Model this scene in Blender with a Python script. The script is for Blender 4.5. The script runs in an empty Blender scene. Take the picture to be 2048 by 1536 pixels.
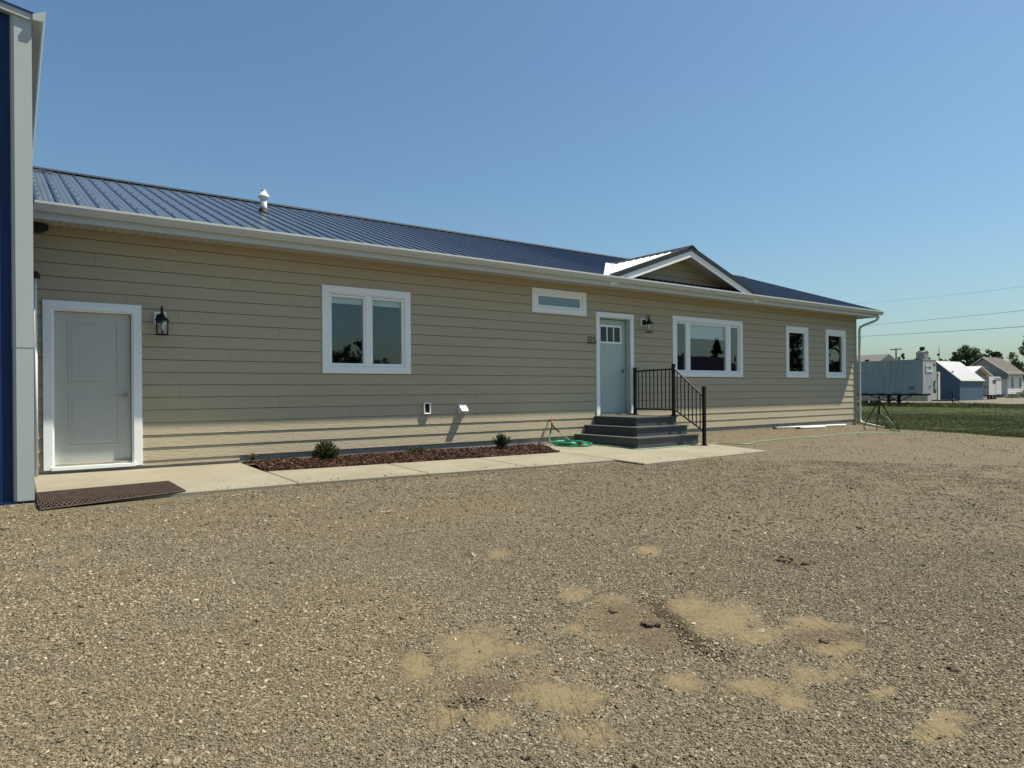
import bpy, math, random
import numpy as np
from mathutils import Vector, Matrix
R = math.radians
rng = random.Random(7)
nrng = np.random.default_rng(11)
SC = bpy.context.scene
COL = SC.collection

# ------------------------------------------------------------------ camera
cam_d = bpy.data.cameras.new('camera')
cam = bpy.data.objects.new('camera', cam_d)
COL.objects.link(cam)
YAW = math.atan2(1863.0, 1365.0)          # view axis, measured from the facade direction (+x)
ROLL = -0.0075
cam.location = (0.0, -10.77, 1.15)
fwd = Vector((math.cos(YAW), math.sin(YAW), 0))
rgt = Vector((math.sin(YAW), -math.cos(YAW), 0))
upv = Vector((0, 0, 1))
r2 = rgt * math.cos(ROLL) + upv * math.sin(ROLL)
u2 = -rgt * math.sin(ROLL) + upv * math.cos(ROLL)
cam.matrix_world = Matrix(((r2.x, u2.x, -fwd.x, 0.0), (r2.y, u2.y, -fwd.y, -10.77), (r2.z, u2.z, -fwd.z, 1.15), (0, 0, 0, 1)))
cam_d.sensor_width = 36.0
cam_d.lens = 1365.0 / 2048.0 * 36.0
cam_d.shift_y = 15.5 / 2048.0
cam_d.clip_start = 0.05
cam_d.clip_end = 5000
SC.camera = cam

# ------------------------------------------------------------------ sky and sun
SUN_DIR = Vector((2.43, -1.0, 4.67)).normalized()
w = bpy.data.worlds.new('World')
SC.world = w
w.use_nodes = True
wn = w.node_tree
wn.nodes.clear()
sky = wn.nodes.new('ShaderNodeTexSky')
sky.sky_type = 'NISHITA'
sky.sun_disc = False
sky.sun_elevation = math.asin(SUN_DIR.z)
sky.sun_rotation = math.atan2(SUN_DIR.x, SUN_DIR.y)
sky.altitude = 700
sky.air_density = 1.35
sky.dust_density = 2.3
sky.ozone_density = 1.0
bg = wn.nodes.new('ShaderNodeBackground')
bg.inputs['Strength'].default_value = 0.064
wo = wn.nodes.new('ShaderNodeOutputWorld')
tint = wn.nodes.new('ShaderNodeMixRGB'); tint.blend_type = 'MULTIPLY'; tint.inputs[0].default_value = 1.0
tint.inputs[2].default_value = (.69, .895, 1.01, 1)          # the air here leans a touch to cyan
wn.links.new(sky.outputs[0], tint.inputs[1])
wn.links.new(tint.outputs[0], bg.inputs[0])
wn.links.new(bg.outputs[0], wo.inputs[0])

sd = bpy.data.lights.new('sun', 'SUN')
sd.energy = 4.9
sd.angle = R(0.53)
sd.color = (1.0, 0.92, 0.77)
so = bpy.data.objects.new('sun', sd)
COL.objects.link(so)
so.location = SUN_DIR * 40
so.rotation_euler = SUN_DIR.to_track_quat('Z', 'Y').to_euler()

SC.view_settings.view_transform = 'Standard'
SC.view_settings.look = 'None'
SC.view_settings.exposure = 0.8
SC.view_settings.gamma = 1.0
SC.view_settings.use_curve_mapping = False
SC.render.engine = 'CYCLES'

# ------------------------------------------------------------------ materials
MATS = {}
class NT:
    def __init__(s, name):
        s.m = bpy.data.materials.new(name); s.m.use_nodes = True
        s.t = s.m.node_tree; s.t.nodes.clear()
        s.out = s.n('ShaderNodeOutputMaterial')
        MATS[name] = s.m
    def n(s, typ, **kw):
        nd = s.t.nodes.new(typ)
        for k, v in kw.items():
            if k.startswith('i_'):
                nd.inputs[k[2:].replace('_', ' ')].default_value = v
            else:
                setattr(nd, k, v)
        return nd
    def l(s, a, b): s.t.links.new(a, b)
    def coord(s, scale=(1, 1, 1), kind='Object', rot=(0, 0, 0)):
        tc = s.n('ShaderNodeTexCoord'); mp = s.n('ShaderNodeMapping')
        mp.inputs['Scale'].default_value = scale; mp.inputs['Rotation'].default_value = rot
        s.l(tc.outputs[kind], mp.inputs['Vector']); return mp.outputs[0]
    def pos(s, scale=(1, 1, 1), rot=(0, 0, 0)):
        tc = s.n('ShaderNodeNewGeometry'); mp = s.n('ShaderNodeMapping')
        mp.inputs['Scale'].default_value = scale; mp.inputs['Rotation'].default_value = rot
        s.l(tc.outputs['Position'], mp.inputs['Vector']); return mp.outputs[0]
    def noise(s, vec, scale, detail=4.0, rough=0.55, dist=0.0):
        nd = s.n('ShaderNodeTexNoise'); nd.inputs['Scale'].default_value = scale
        nd.inputs['Detail'].default_value = detail; nd.inputs['Roughness'].default_value = rough
        nd.inputs['Distortion'].default_value = dist
        s.l(vec, nd.inputs['Vector']); return nd.outputs['Fac']
    def voro(s, vec, scale, feature='F1', out='Distance', rand=1.0):
        nd = s.n('ShaderNodeTexVoronoi', feature=feature); nd.inputs['Scale'].default_value = scale
        nd.inputs['Randomness'].default_value = rand
        s.l(vec, nd.inputs['Vector']); return nd.outputs[out]
    def ramp(s, fac, stops, interp='LINEAR'):
        nd = s.n('ShaderNodeValToRGB'); cr = nd.color_ramp; cr.interpolation = interp
        while len(cr.elements) < len(stops): cr.elements.new(0.5)
        for e, (p, c) in zip(cr.elements, stops):
            e.position = p; e.color = (c[0], c[1], c[2], 1) if not isinstance(c, (int, float)) else (c, c, c, 1)
        s.l(fac, nd.inputs[0]); return nd.outputs['Color']
    def math(s, op, a, b=None, c=None, clamp=False):
        nd = s.n('ShaderNodeMath', operation=op); nd.use_clamp = clamp
        for i, v in enumerate((a, b, c)):
            if v is None: continue
            if isinstance(v, (int, float)): nd.inputs[i].default_value = v
            else: s.l(v, nd.inputs[i])
        return nd.outputs[0]
    def mix(s, fac, a, b, mode='MIX'):
        nd = s.n('ShaderNodeMixRGB', blend_type=mode)
        for i, v in enumerate((fac, a, b)):
            if isinstance(v, (int, float)): nd.inputs[i].default_value = v
            elif isinstance(v, tuple): nd.inputs[i].default_value = (v[0], v[1], v[2], 1)
            else: s.l(v, nd.inputs[i])
        return nd.outputs[0]
    def bump(s, h, strength=0.3, dist=0.01, normal=None):
        nd = s.n('ShaderNodeBump'); nd.inputs['Strength'].default_value = strength
        nd.inputs['Distance'].default_value = dist
        s.l(h, nd.inputs['Height'])
        if normal is not None: s.l(normal, nd.inputs['Normal'])
        return nd.outputs[0]
    def bsdf(s, color, rough=0.6, metal=0.0, spec=0.5, normal=None, coat=0.0):
        b = s.n('ShaderNodeBsdfPrincipled')
        if isinstance(color, tuple): b.inputs['Base Color'].default_value = (color[0], color[1], color[2], 1)
        else: s.l(color, b.inputs['Base Color'])
        if isinstance(rough, (int, float)): b.inputs['Roughness'].default_value = rough
        else: s.l(rough, b.inputs['Roughness'])
        b.inputs['Metallic'].default_value = metal
        b.inputs['Specular IOR Level'].default_value = spec
        b.inputs['Coat Weight'].default_value = coat
        if normal is not None: s.l(normal, b.inputs['Normal'])
        s.l(b.outputs[0], s.out.inputs['Surface']); return b
    def rnd(s): return s.n('ShaderNodeObjectInfo').outputs['Random']

def M_simple(name, col, rough=0.6, metal=0.0, spec=0.5, var=0.10, vscale=3.0, bump=0.0, bscale=60.0):
    k = NT(name)
    p = k.pos()
    a = k.noise(p, vscale, 5, 0.6)
    lo = tuple(c * (1 - var) for c in col); hi = tuple(min(1, c * (1 + var)) for c in col)
    c = k.ramp(a, [(0.3, lo), (0.7, hi)])
    nr = None
    if bump: nr = k.bump(k.noise(p, bscale, 4), bump, 0.004)
    k.bsdf(c, rough, metal, spec, nr)
    return k.m

def M_siding(name, col):
    k = NT(name)
    p = k.pos((1.6, 1, 11))
    oi = k.rnd()
    off = k.n('ShaderNodeVectorMath', operation='ADD'); k.l(p, off.inputs[0])
    cmb = k.n('ShaderNodeCombineXYZ'); k.l(k.math('MULTIPLY', oi, 60.0), cmb.inputs[0]); k.l(k.math('MULTIPLY', oi, 23.0), cmb.inputs[2])
    k.l(cmb.outputs[0], off.inputs[1])
    grain = k.noise(off.outputs[0], 4.5, 6, 0.62, 1.3)
    g2 = k.noise(off.outputs[0], 22, 3, 0.6, 0.6)
    bigv = k.noise(k.pos(), 0.7, 4, 0.6)
    c1 = k.ramp(grain, [(0.25, tuple(c * .97 for c in col)), (0.75, tuple(c * 1.03 for c in col))])
    c2 = k.mix(k.math('MULTIPLY', oi, 0.14), c1, tuple(c * .84 for c in col))
    c3 = k.mix(k.ramp(bigv, [(0.35, 0.0), (0.75, 0.10)]), c2, (col[0] * .88, col[1] * .9, col[2] * .9))
    h = k.math('ADD', k.ramp(grain, [(0.35, 0.0), (0.6, 1.0)]), k.math('MULTIPLY', g2, 0.35))
    k.bsdf(c3, 0.62, 0, 0.35, k.bump(h, 0.55, 0.004))
    return k.m

def M_white(name, col=(.76, .78, .80), rough=0.5, grain=True):
    k = NT(name)
    p = k.pos((4, 4, 14))
    a = k.noise(p, 6, 4, 0.6)
    big = k.noise(k.pos(), 1.3, 5, 0.65)
    c = k.mix(k.ramp(big, [(0.4, 0.0), (0.8, 0.35)]), col, tuple(x * .84 for x in col))
    k.bsdf(c, rough, 0, 0.4, k.bump(a, 0.15 if grain else 0.03, 0.003))
    return k.m

M_siding('siding', (.425, .372, .257))
M_siding('gable_siding', (.40, .36, .262))
M_white('trim', (.83, .87, .86))
M_white('vinyl', (.84, .87, .86), 0.35, False)
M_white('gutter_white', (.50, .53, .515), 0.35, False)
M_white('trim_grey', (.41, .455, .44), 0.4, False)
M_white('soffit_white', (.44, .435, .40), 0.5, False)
M_simple('door_left', (.46, .475, .425), 0.45, var=.05, vscale=1.2)
M_simple('door_right', (.42, .505, .47), 0.45, var=.05, vscale=1.2)
M_simple('nickel', (.30, .29, .27), 0.3, metal=1.0)
M_simple('black_metal', (.005, .005, .006), 0.5, spec=.28, var=.2)
M_simple('black_rubber', (.015, .014, .013), 0.7, var=.3)
M_simple('interior', (.10, .10, .105), 0.8)
M_simple('shade_fabric', (.72, .76, .74), 0.8)
M_simple('blind_grey', (.20, .26, .27), 0.7)
M_simple('building_paper', (.045, .042, .038), 0.9)
M_simple('interior_stuff', (.05, .045, .05), 0.7, var=.5)
M_simple('foundation', (0.264, 0.248, 0.212), 0.85, var=.18, vscale=5, bump=.4, bscale=120)
M_simple('bulb', (.8, .8, .78), 0.3)
M_simple('galvanised', (0.630, 0.637, 0.645), 0.35, var=.08, vscale=6)
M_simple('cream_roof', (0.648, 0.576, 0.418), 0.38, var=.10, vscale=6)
M_simple('roof_trim', (.022, .032, .042), 0.6, spec=.2, var=.15)
M_simple('pvc', (0.705, 0.705, 0.697), 0.35, var=.05)
M_simple('copper', (.36, .10, .04), 0.4, metal=0.6)
M_simple('brass', (.62, .44, .12), 0.35, metal=0.9)
M_simple('hose_green', (0.011, 0.247, 0.128), 0.38, var=.15, vscale=8)
M_simple('hose_pale', (0.150, 0.315, 0.195), 0.5, var=.2, vscale=5)
M_simple('rust', (.048, .031, .023), 0.8, var=.45, vscale=14, bump=.6, bscale=90)
M_simple('tripod_green', (.006, .010, .007), 0.95, spec=.1)
M_simple('bark', (.06, .045, .034), 0.9, var=.4, vscale=10, bump=.8, bscale=20)
M_simple('tyre', (.014, .014, .014), 0.8)
M_simple('wood_pole', (.09, .07, .055), 0.85)
M_simple('wire', (.05, .05, .055), 0.6)
M_simple('shingle_brown', (0.061, 0.049, 0.038), 0.85, var=.22, vscale=9, bump=.4, bscale=8)
M_simple('shingle_grey', (0.099, 0.099, 0.094), 0.85, var=.18, vscale=7)
M_simple('shed_white_roof', (0.576, 0.576, 0.569), 0.3, var=.06, vscale=4)
M_simple('shed_blue', (.040, .085, .135), 0.6, var=.18, vscale=2)
M_simple('house_green', (.24, .27, .235), 0.7, var=.1)
M_simple('house_white', (0.640, 0.640, 0.616), 0.6, var=.06)
M_simple('far_glass', (.02, .024, .03), 0.2, spec=.4)
M_simple('tan_wall', (0.231, 0.196, 0.154), 0.7)
M_simple('camper_white', (0.555, 0.547, 0.540), 0.4, var=.05)
M_simple('camper_cream', (0.413, 0.398, 0.367), 0.5, var=.1)
M_simple('orange_mark', (.45, .13, .05), 0.5)
M_simple('sign_white', (0.624, 0.632, 0.592), 0.5, var=.03)
M_simple('ink', (.02, .02, .022), 0.6)
M_simple('chassis', (.018, .018, .02), 0.7, var=.3)
M_simple('grey_block', (0.198, 0.211, 0.215), 0.7, var=.15)
M_simple('clod', (0.070, 0.050, 0.032), 0.95, var=.4, vscale=30, bump=.8, bscale=80)
M_simple('neighbour_wall', (.022, .022, .036), 1.0, spec=0.0)

def m_trailer():
    k = NT('trailer_alu')
    p = k.pos((3, 3, .25))
    st = k.noise(p, 2.2, 5, .7)
    big = k.noise(k.pos(), .5, 4)
    c = k.ramp(st, [(.3, (.26, .29, .30)), (.7, (.40, .43, .44))])
    c = k.mix(k.ramp(big, [(.4, 0.0), (.7, .4)]), c, (.22, .25, .265))
    k.bsdf(c, .5, .0, .4)
m_trailer()

def m_roof():
    k = NT('roof_metal')
    p = k.pos((1, 1, 1))
    streak = k.noise(k.pos((14, .8, .8)), 1.2, 5, .7)
    fine = k.noise(p, 30, 4, .6)
    c = k.ramp(streak, [(.3, (.009, .019, .042)), (.7, (.016, .029, .058))])
    dust = k.ramp(k.math('MULTIPLY', streak, fine), [(.2, 0.0), (.45, .22)])
    geo = k.n('ShaderNodeNewGeometry'); sx = k.n('ShaderNodeSeparateXYZ'); k.l(geo.outputs['True Normal'], sx.inputs[0])
    flat = k.ramp(sx.outputs[2], [(.915, 0.0), (.94, 1.0)])
    tco = k.n('ShaderNodeTexCoord'); so_z = k.n('ShaderNodeSeparateXYZ'); k.l(tco.outputs['Object'], so_z.inputs[0])
    flat = k.math('MULTIPLY', flat, k.math('LESS_THAN', so_z.outputs[2], .012))
    dust = k.math('MULTIPLY', k.math('ADD', dust, .62), flat)
    c = k.mix(dust, c, (.112, .130, .142))
    rg = k.ramp(fine, [(.3, .20), (.7, .32)])
    b = k.bsdf(c, .36, 0, .55, None)
    k.l(rg, b.inputs['Roughness'])
m_roof()

def m_blue():
    k = NT('blue_metal')
    st = k.noise(k.pos((6, 6, .6)), 2.0, 4)
    c = k.ramp(st, [(.3, (.004, .020, .075)), (.7, (.007, .028, .095))])
    k.bsdf(c, .45, 0, .25)
m_blue()

def m_deck():
    k = NT('decking')
    st = k.noise(k.pos((3, 3, 60)), 3.0, 4, .6)
    st2 = k.noise(k.pos((2, 30, 2)), 3.0, 4, .6)
    big = k.noise(k.pos(), 2.5, 4)
    c = k.ramp(k.math('MULTIPLY', k.math('ADD', st, st2), .5), [(.3, (0.048, 0.051, 0.054)), (.7, (0.084, 0.088, 0.092))])
    c = k.mix(k.ramp(big, [(.45, 0.0), (.8, .25)]), c, (.13, .12, .10))
    k.bsdf(c, .6, 0, .35, k.bump(st, .2, .003))
m_deck()

def m_concrete():
    k = NT('concrete')
    p = k.pos()
    a = k.noise(p, 1.1, 6, .62); b = k.noise(p, 9, 5, .65); f = k.noise(p, 160, 3, .6)
    c = k.ramp(a, [(.3, (0.197, 0.179, 0.129)), (.55, (0.246, 0.226, 0.169)), (.75, (0.275, 0.261, 0.203))])
    c = k.mix(k.ramp(b, [(.4, 0.0), (.75, .45)]), c, (.20, .18, .13))
    c = k.mix(k.ramp(f, [(.35, .28), (.6, 0.0)]), c, (.15, .135, .10))
    k.bsdf(c, .85, 0, .3, k.bump(k.math('ADD', f, b), .25, .004))
m_concrete()

def m_gravel():
    k = NT('gravel_ground')
    p = k.pos()
    v1 = k.n('ShaderNodeTexVoronoi'); v1.inputs['Scale'].default_value = 80; k.l(p, v1.inputs['Vector'])
    v2 = k.n('ShaderNodeTexVoronoi'); v2.inputs['Scale'].default_value = 150; k.l(p, v2.inputs['Vector'])
    sep = k.n('ShaderNodeSeparateColor'); k.l(v1.outputs['Color'], sep.inputs[0])
    sep2 = k.n('ShaderNodeSeparateColor'); k.l(v2.outputs['Color'], sep2.inputs[0])
    stops = [(0.0, (0.039, 0.033, 0.023)), (.25, (0.106, 0.089, 0.058)), (.5, (0.174, 0.145, 0.092)), (.75, (0.241, 0.203, 0.131)), (.93, (0.302, 0.258, 0.173)), (1.0, (0.403, 0.354, 0.255))]
    c1 = k.ramp(sep.outputs[0], stops); c2 = k.ramp(sep2.outputs[1], stops)
    c = k.mix(.45, c1, c2)
    gap = k.ramp(v1.outputs['Distance'], [(.35, 1.0), (.75, .6)])
    c = k.mix(1.0, c, gap, 'MULTIPLY')
    big = k.noise(p, .55, 5, .6)
    mid = k.noise(p, 3.2, 5, .65)
    c = k.mix(k.ramp(big, [(.42, 0.0), (.68, .35)]), c, (.165, .128, .070))
    c = k.mix(k.ramp(mid, [(.5, 0.0), (.8, .35)]), c, (.075, .062, .042))
    at = k.n('ShaderNodeAttribute', attribute_name='dirt')
    d = k.math('ADD', at.outputs['Fac'], k.math('MULTIPLY', k.math('SUBTRACT', k.noise(p, 22, 6, .75), .5), 1.5))
    df = k.ramp(d, [(.34, 0.0), (.68, .92)])
    sandn = k.noise(p, 55, 5, .7)
    sand = k.ramp(sandn, [(.25, (0.118, 0.089, 0.048)), (.55, (0.175, 0.137, 0.076)), (.8, (0.205, 0.167, 0.099))])
    sand = k.mix(k.ramp(k.noise(p, 5, 4), [(.45, 0.0), (.75, .55)]), sand, (.135, .10, .058))
    c = k.mix(df, c, sand)
    br = k.n('ShaderNodeAttribute', attribute_name='brown')
    bf_ = k.ramp(k.math('ADD', br.outputs['Fac'], k.math('MULTIPLY', k.math('SUBTRACT', k.noise(p, 30, 6, .75), .5), 1.1)), [(.35, 0.0), (.7, .9)])
    c = k.mix(bf_, c, k.ramp(sandn, [(.3, (.075, .058, .036)), (.7, (.155, .120, .074))]))
    ru = k.n('ShaderNodeAttribute', attribute_name='rut')
    rf_ = k.ramp(k.math('ADD', ru.outputs['Fac'], k.math('MULTIPLY', k.math('SUBTRACT', k.noise(p, 40, 5, .75), .5), 1.3)), [(.35, 0.0), (.7, .9)])
    c = k.mix(rf_, c, (.052, .040, .025))
    h = k.math('ADD', k.math('MULTIPLY', k.ramp(v1.outputs['Distance'], [(0.0, 1.0), (.7, 0.0)]), 1.0), k.math('MULTIPLY', k.ramp(v2.outputs['Distance'], [(0.0, 1.0), (.7, 0.0)]), .5))
    h2 = k.math('MULTIPLY', h, k.math('SUBTRACT', 1.0, k.math('MULTIPLY', df, .85)))
    bk = k.n('ShaderNodeTexBrick'); bk.offset = .5
    bk.inputs['Color1'].default_value = (1, 1, 1, 1); bk.inputs['Color2'].default_value = (.75, .75, .75, 1); bk.inputs['Mortar'].default_value = (0, 0, 0, 1)
    bk.inputs['Scale'].default_value = 1.0; bk.inputs['Brick Width'].default_value = .085; bk.inputs['Row Height'].default_value = .055; bk.inputs['Mortar Size'].default_value = .007; bk.inputs['Mortar Smooth'].default_value = .6
    wv = k.n('ShaderNodeVectorMath', operation='ADD'); k.l(k.pos((1, 1, 0), (0, 0, R(-62))), wv.inputs[0])
    nv_ = k.n('ShaderNodeTexNoise'); nv_.inputs['Scale'].default_value = 6; k.l(p, nv_.inputs['Vector'])
    sc2 = k.n('ShaderNodeVectorMath', operation='SCALE'); sc2.inputs['Scale'].default_value = .05; k.l(nv_.outputs['Color'], sc2.inputs[0]); k.l(sc2.outputs[0], wv.inputs[1])
    k.l(wv.outputs[0], bk.inputs['Vector'])
    tread = k.math('MULTIPLY', k.math('MULTIPLY', bk.outputs['Fac'], df), k.ramp(k.noise(p, 3.5, 3), [(.44, 0.0), (.60, .7)]))
    h3 = k.math('SUBTRACT', k.math('ADD', h2, k.math('MULTIPLY', sandn, .35)), tread)
    k.bsdf(c, .92, 0, .2, k.bump(h3, .9, .011))
m_gravel()

def m_pebble():
    k = NT('pebble')
    r = k.rnd()
    c = k.ramp(r, [(0.0, (0.034, 0.028, 0.020)), (.09, (0.076, 0.064, 0.044)), (.38, (0.146, 0.122, 0.078)), (.64, (0.218, 0.183, 0.116)), (.86, (0.297, 0.253, 0.167)), (.96, (0.403, 0.349, 0.245)), (1.0, (0.582, 0.523, 0.408))])
    bg_ = k.noise(k.pos(), .45, 4, .6)
    c = k.mix(k.ramp(bg_, [(.38, 0.0), (.66, .45)]), c, (.115, .104, .080))
    yl = k.noise(k.pos((1, 1, 1), (0, 0, .7)), .23, 3, .6)
    c = k.mix(k.ramp(yl, [(.48, 0.0), (.72, .42)]), c, (.195, .157, .092))
    p = k.pos()
    n = k.noise(p, 140, 3, .6)
    c = k.mix(k.ramp(n, [(.35, 0.0), (.75, .4)]), c, (.135, .108, .066))
    k.bsdf(c, .85, 0, .25)
m_pebble()

def m_grass():
    k = NT('lawn_ground')
    p = k.pos()
    a = k.noise(p, .35, 5, .65); b = k.noise(p, 4, 5, .7); f = k.noise(p, 60, 4, .7)
    c = k.ramp(a, [(.3, (0.041, 0.058, 0.018)), (.55, (0.061, 0.075, 0.025)), (.75, (0.102, 0.099, 0.040))])
    c = k.mix(k.ramp(b, [(.4, 0.0), (.75, .6)]), c, (.032, .045, .015))
    c = k.mix(k.ramp(f, [(.45, 0.0), (.75, .5)]), c, (.09, .095, .037))
    k.bsdf(c, .95, 0, .15, k.bump(f, 1.0, .03))
    k = NT('grass_blade')
    c = k.ramp(k.rnd(), [(0, (0.051, 0.071, 0.018)), (.5, (0.089, 0.107, 0.030)), (.85, (0.136, 0.137, 0.049)), (1, (0.237, 0.207, 0.099))])
    k.bsdf(c, .7, 0, .3)
m_grass()

def m_dirtroad():
    k = NT('dirt_lane')
    p = k.pos()
    a = k.noise(p, .8, 5, .6)
    c = k.ramp(a, [(.3, (0.122, 0.108, 0.083)), (.7, (0.162, 0.144, 0.109))])
    k.bsdf(c, .95, 0, .15)
m_dirtroad()

def m_leaf(name, dark, light):
    k = NT(name)
    oi = k.rnd()
    at = k.n('ShaderNodeAttribute', attribute_name='lv')
    c = k.ramp(at.outputs['Fac'], [(0.0, dark), (1.0, light)])
    b = k.bsdf(c, .65, 0, .3)
m_leaf('leaf_dark', (0.037, 0.061, 0.025), (0.095, 0.134, 0.051))
m_leaf('leaf_mid', (0.045, 0.068, 0.028), (0.106, 0.135, 0.051))
m_leaf('leaf_conifer', (0.017, 0.027, 0.013), (0.041, 0.060, 0.026))
m_leaf('leaf_shrub', (0.022, 0.034, 0.009), (0.060, 0.079, 0.022))
m_leaf('leaf_dry', (0.083, 0.071, 0.038), (0.158, 0.143, 0.075))

def m_mulch():
    k = NT('mulch')
    at = k.n('ShaderNodeAttribute', attribute_name='lv')
    c = k.ramp(at.outputs['Fac'], [(0.0, (0.015, 0.007, 0.004)), (.45, (0.042, 0.017, 0.010)), (.8, (0.067, 0.028, 0.016)), (1.0, (0.149, 0.089, 0.052))])
    k.bsdf(c, .85, 0, .25)
    M_simple('mulch_soil', (0.032, 0.015, 0.010), .95, var=.4, vscale=20, bump=.8, bscale=60)
m_mulch()

def m_glass(name, refl=.16, tint=(.78, .84, .84)):
    k = NT(name)
    tr = k.n('ShaderNodeBsdfTransparent'); tr.inputs[0].default_value = (*tint, 1)
    gl = k.n('ShaderNodeBsdfGlossy'); gl.inputs['Roughness'].default_value = 0.0
    gl.inputs[0].default_value = (.92, .97, 1.0, 1)
    lw = k.n('ShaderNodeLayerWeight'); lw.inputs['Blend'].default_value = .5
    sch = k.math('MULTIPLY', k.math('POWER', lw.outputs['Facing'], 5.0), .95)
    # slight pane waviness
    nb = k.bump(k.noise(k.pos(), 1.7, 2), .02, .02)
    k.l(nb, gl.inputs['Normal'])
    f = k.math('ADD', sch, refl, clamp=True)
    mx = k.n('ShaderNodeMixShader'); k.l(f, mx.inputs[0]); k.l(tr.outputs[0], mx.inputs[1]); k.l(gl.outputs[0], mx.inputs[2])
    k.l(mx.outputs[0], k.out.inputs['Surface'])
m_glass('glass', .062, (.86, .90, .90))
m_glass('lamp_glass', .06, (.9, .92, .92))

# ------------------------------------------------------------------ mesh helpers
class MB:
    def __init__(s): s.v = []; s.f = []; s.a = None
    def add(s, vs, fs):
        o = len(s.v); s.v.extend([tuple(p) for p in vs]); s.f.extend([tuple(i + o for i in f) for f in fs]); return s
    def box(s, x0, x1, y0, y1, z0, z1):
        return s.add([(x0, y0, z0), (x1, y0, z0), (x1, y1, z0), (x0, y1, z0), (x0, y0, z1), (x1, y0, z1), (x1, y1, z1), (x0, y1, z1)],
                     [(0, 3, 2, 1), (4, 5, 6, 7), (0, 1, 5, 4), (1, 2, 6, 5), (2, 3, 7, 6), (3, 0, 4, 7)])
    def bbox(s, x0, x1, y0, y1, z0, z1, b=.004):
        # box with chamfered edges along its four front (-y) edges
        b = min(b, (x1 - x0) * .4, (z1 - z0) * .4, (y1 - y0) * .8)
        return s.add([(x0, y1, z0), (x1, y1, z0), (x1, y1, z1), (x0, y1, z1),
                      (x0, y0 + b, z0), (x1, y0 + b, z0), (x1, y0 + b, z1), (x0, y0 + b, z1),
                      (x0 + b, y0, z0 + b), (x1 - b, y0, z0 + b), (x1 - b, y0, z1 - b), (x0 + b, y0, z1 - b)],
                     [(0, 3, 2, 1)[::-1], (0, 1, 5, 4)[::1], (1, 2, 6, 5), (2, 3, 7, 6), (3, 0, 4, 7),
                      (4, 5, 9, 8), (5, 6, 10, 9), (6, 7, 11, 10), (7, 4, 8, 11), (8, 9, 10, 11)])
    def prism(s, poly, axis, a, b):
        # poly: list of 2D points; axis 'x' -> (y,z), 'y' -> (x,z), 'z' -> (x,y)
        def P(p, t):
            return {'x': (t, p[0], p[1]), 'y': (p[0], t, p[1]), 'z': (p[0], p[1], t)}[axis]
        n = len(poly)
        vs = [P(p, a) for p in poly] + [P(p, b) for p in poly]
        fs = [(i, (i + 1) % n, n + (i + 1) % n, n + i) for i in range(n)] + [tuple(range(n))[::-1], tuple(range(n, 2 * n))]
        return s.add(vs, fs)
    def tube(s, path, r, n=8, caps=True):
        path = [Vector(p) for p in path]
        rs = r if isinstance(r, (list, tuple)) else [r] * len(path)
        o = len(s.v); prev = None
        for i, p in enumerate(path):
            t = (path[min(i + 1, len(path) - 1)] - path[max(i - 1, 0)]).normalized()
            if prev is None:
                ref = Vector((0, 0, 1)) if abs(t.z) < .9 else Vector((1, 0, 0))
                u = t.cross(ref).normalized()
            else:
                u = (prev - t * prev.dot(t)).normalized()
            prev = u; vv = t.cross(u)
            for k in range(n):
                a = 2 * math.pi * k / n
                s.v.append(tuple(p + (u * math.cos(a) + vv * math.sin(a)) * rs[i]))
        for i in range(len(path) - 1):
            for k in range(n):
                a = o + i * n + k; b = o + i * n + (k + 1) % n
                s.f.append((a, b, b + n, a + n))
        if caps:
            s.f.append(tuple(o + k for k in range(n))[::-1]); s.f.append(tuple(o + (len(path) - 1) * n + k for k in range(n)))
        return s
    def lathe(s, prof, c, n=16):
        # prof: list of (r, z)
        o = len(s.v)
        for r_, z in prof:
            for k in range(n):
                a = 2 * math.pi * k / n
                s.v.append((c[0] + r_ * math.cos(a), c[1] + r_ * math.sin(a), c[2] + z))
        for i in range(len(prof) - 1):
            for k in range(n):
                a = o + i * n + k; b = o + i * n + (k + 1) % n
                s.f.append((a, b, b + n, a + n))
        s.f.append(tuple(o + k for k in range(n))[::-1]); s.f.append(tuple(o + (len(prof) - 1) * n + k for k in range(n)))
        return s
    def build(s, name, mat, parent=None, smooth=False):
        me = bpy.data.meshes.new(name)
        me.from_pydata(s.v, [], s.f)
        if s.a is not None:
            at = me.attributes.new('lv', 'FLOAT', 'POINT'); at.data.foreach_set('value', np.asarray(s.a, dtype=np.float32))
        if isinstance(mat, str): mat = MATS[mat]
        me.materials.append(mat)
        if smooth: me.polygons.foreach_set('use_smooth', [True] * len(me.polygons))
        me.update()
        o = bpy.data.objects.new(name, me); COL.objects.link(o)
        if parent is not None: o.parent = parent
        return o

def tag(o, label=None, cat=None, group=None, kind=None):
    if label: o['label'] = label
    if cat: o['category'] = cat
    if group: o['group'] = group
    if kind: o['kind'] = kind
    return o
def thing(name, label, cat, group=None):
    o = bpy.data.objects.new(name, None); COL.objects.link(o); o.empty_display_size = .2
    return tag(o, label, cat, group)
def struct(o): return tag(o, kind='structure')
def setloc(root, loc):
    """put the Empty at the thing's base while its (world-space) children stay where they are"""
    root.location = loc
    inv = Matrix.Translation(-Vector(loc))
    for ch in root.children: ch.matrix_parent_inverse = inv
def copy_tree(o, parent=None):
    c = o.copy(); COL.objects.link(c); c.parent = parent
    for ch in o.children: copy_tree(ch, c)
    return c
def inst(src, name, parent, loc):
    c = bpy.data.objects.new(name, src.data); COL.objects.link(c); c.parent = parent; c.location = loc; return c

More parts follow.
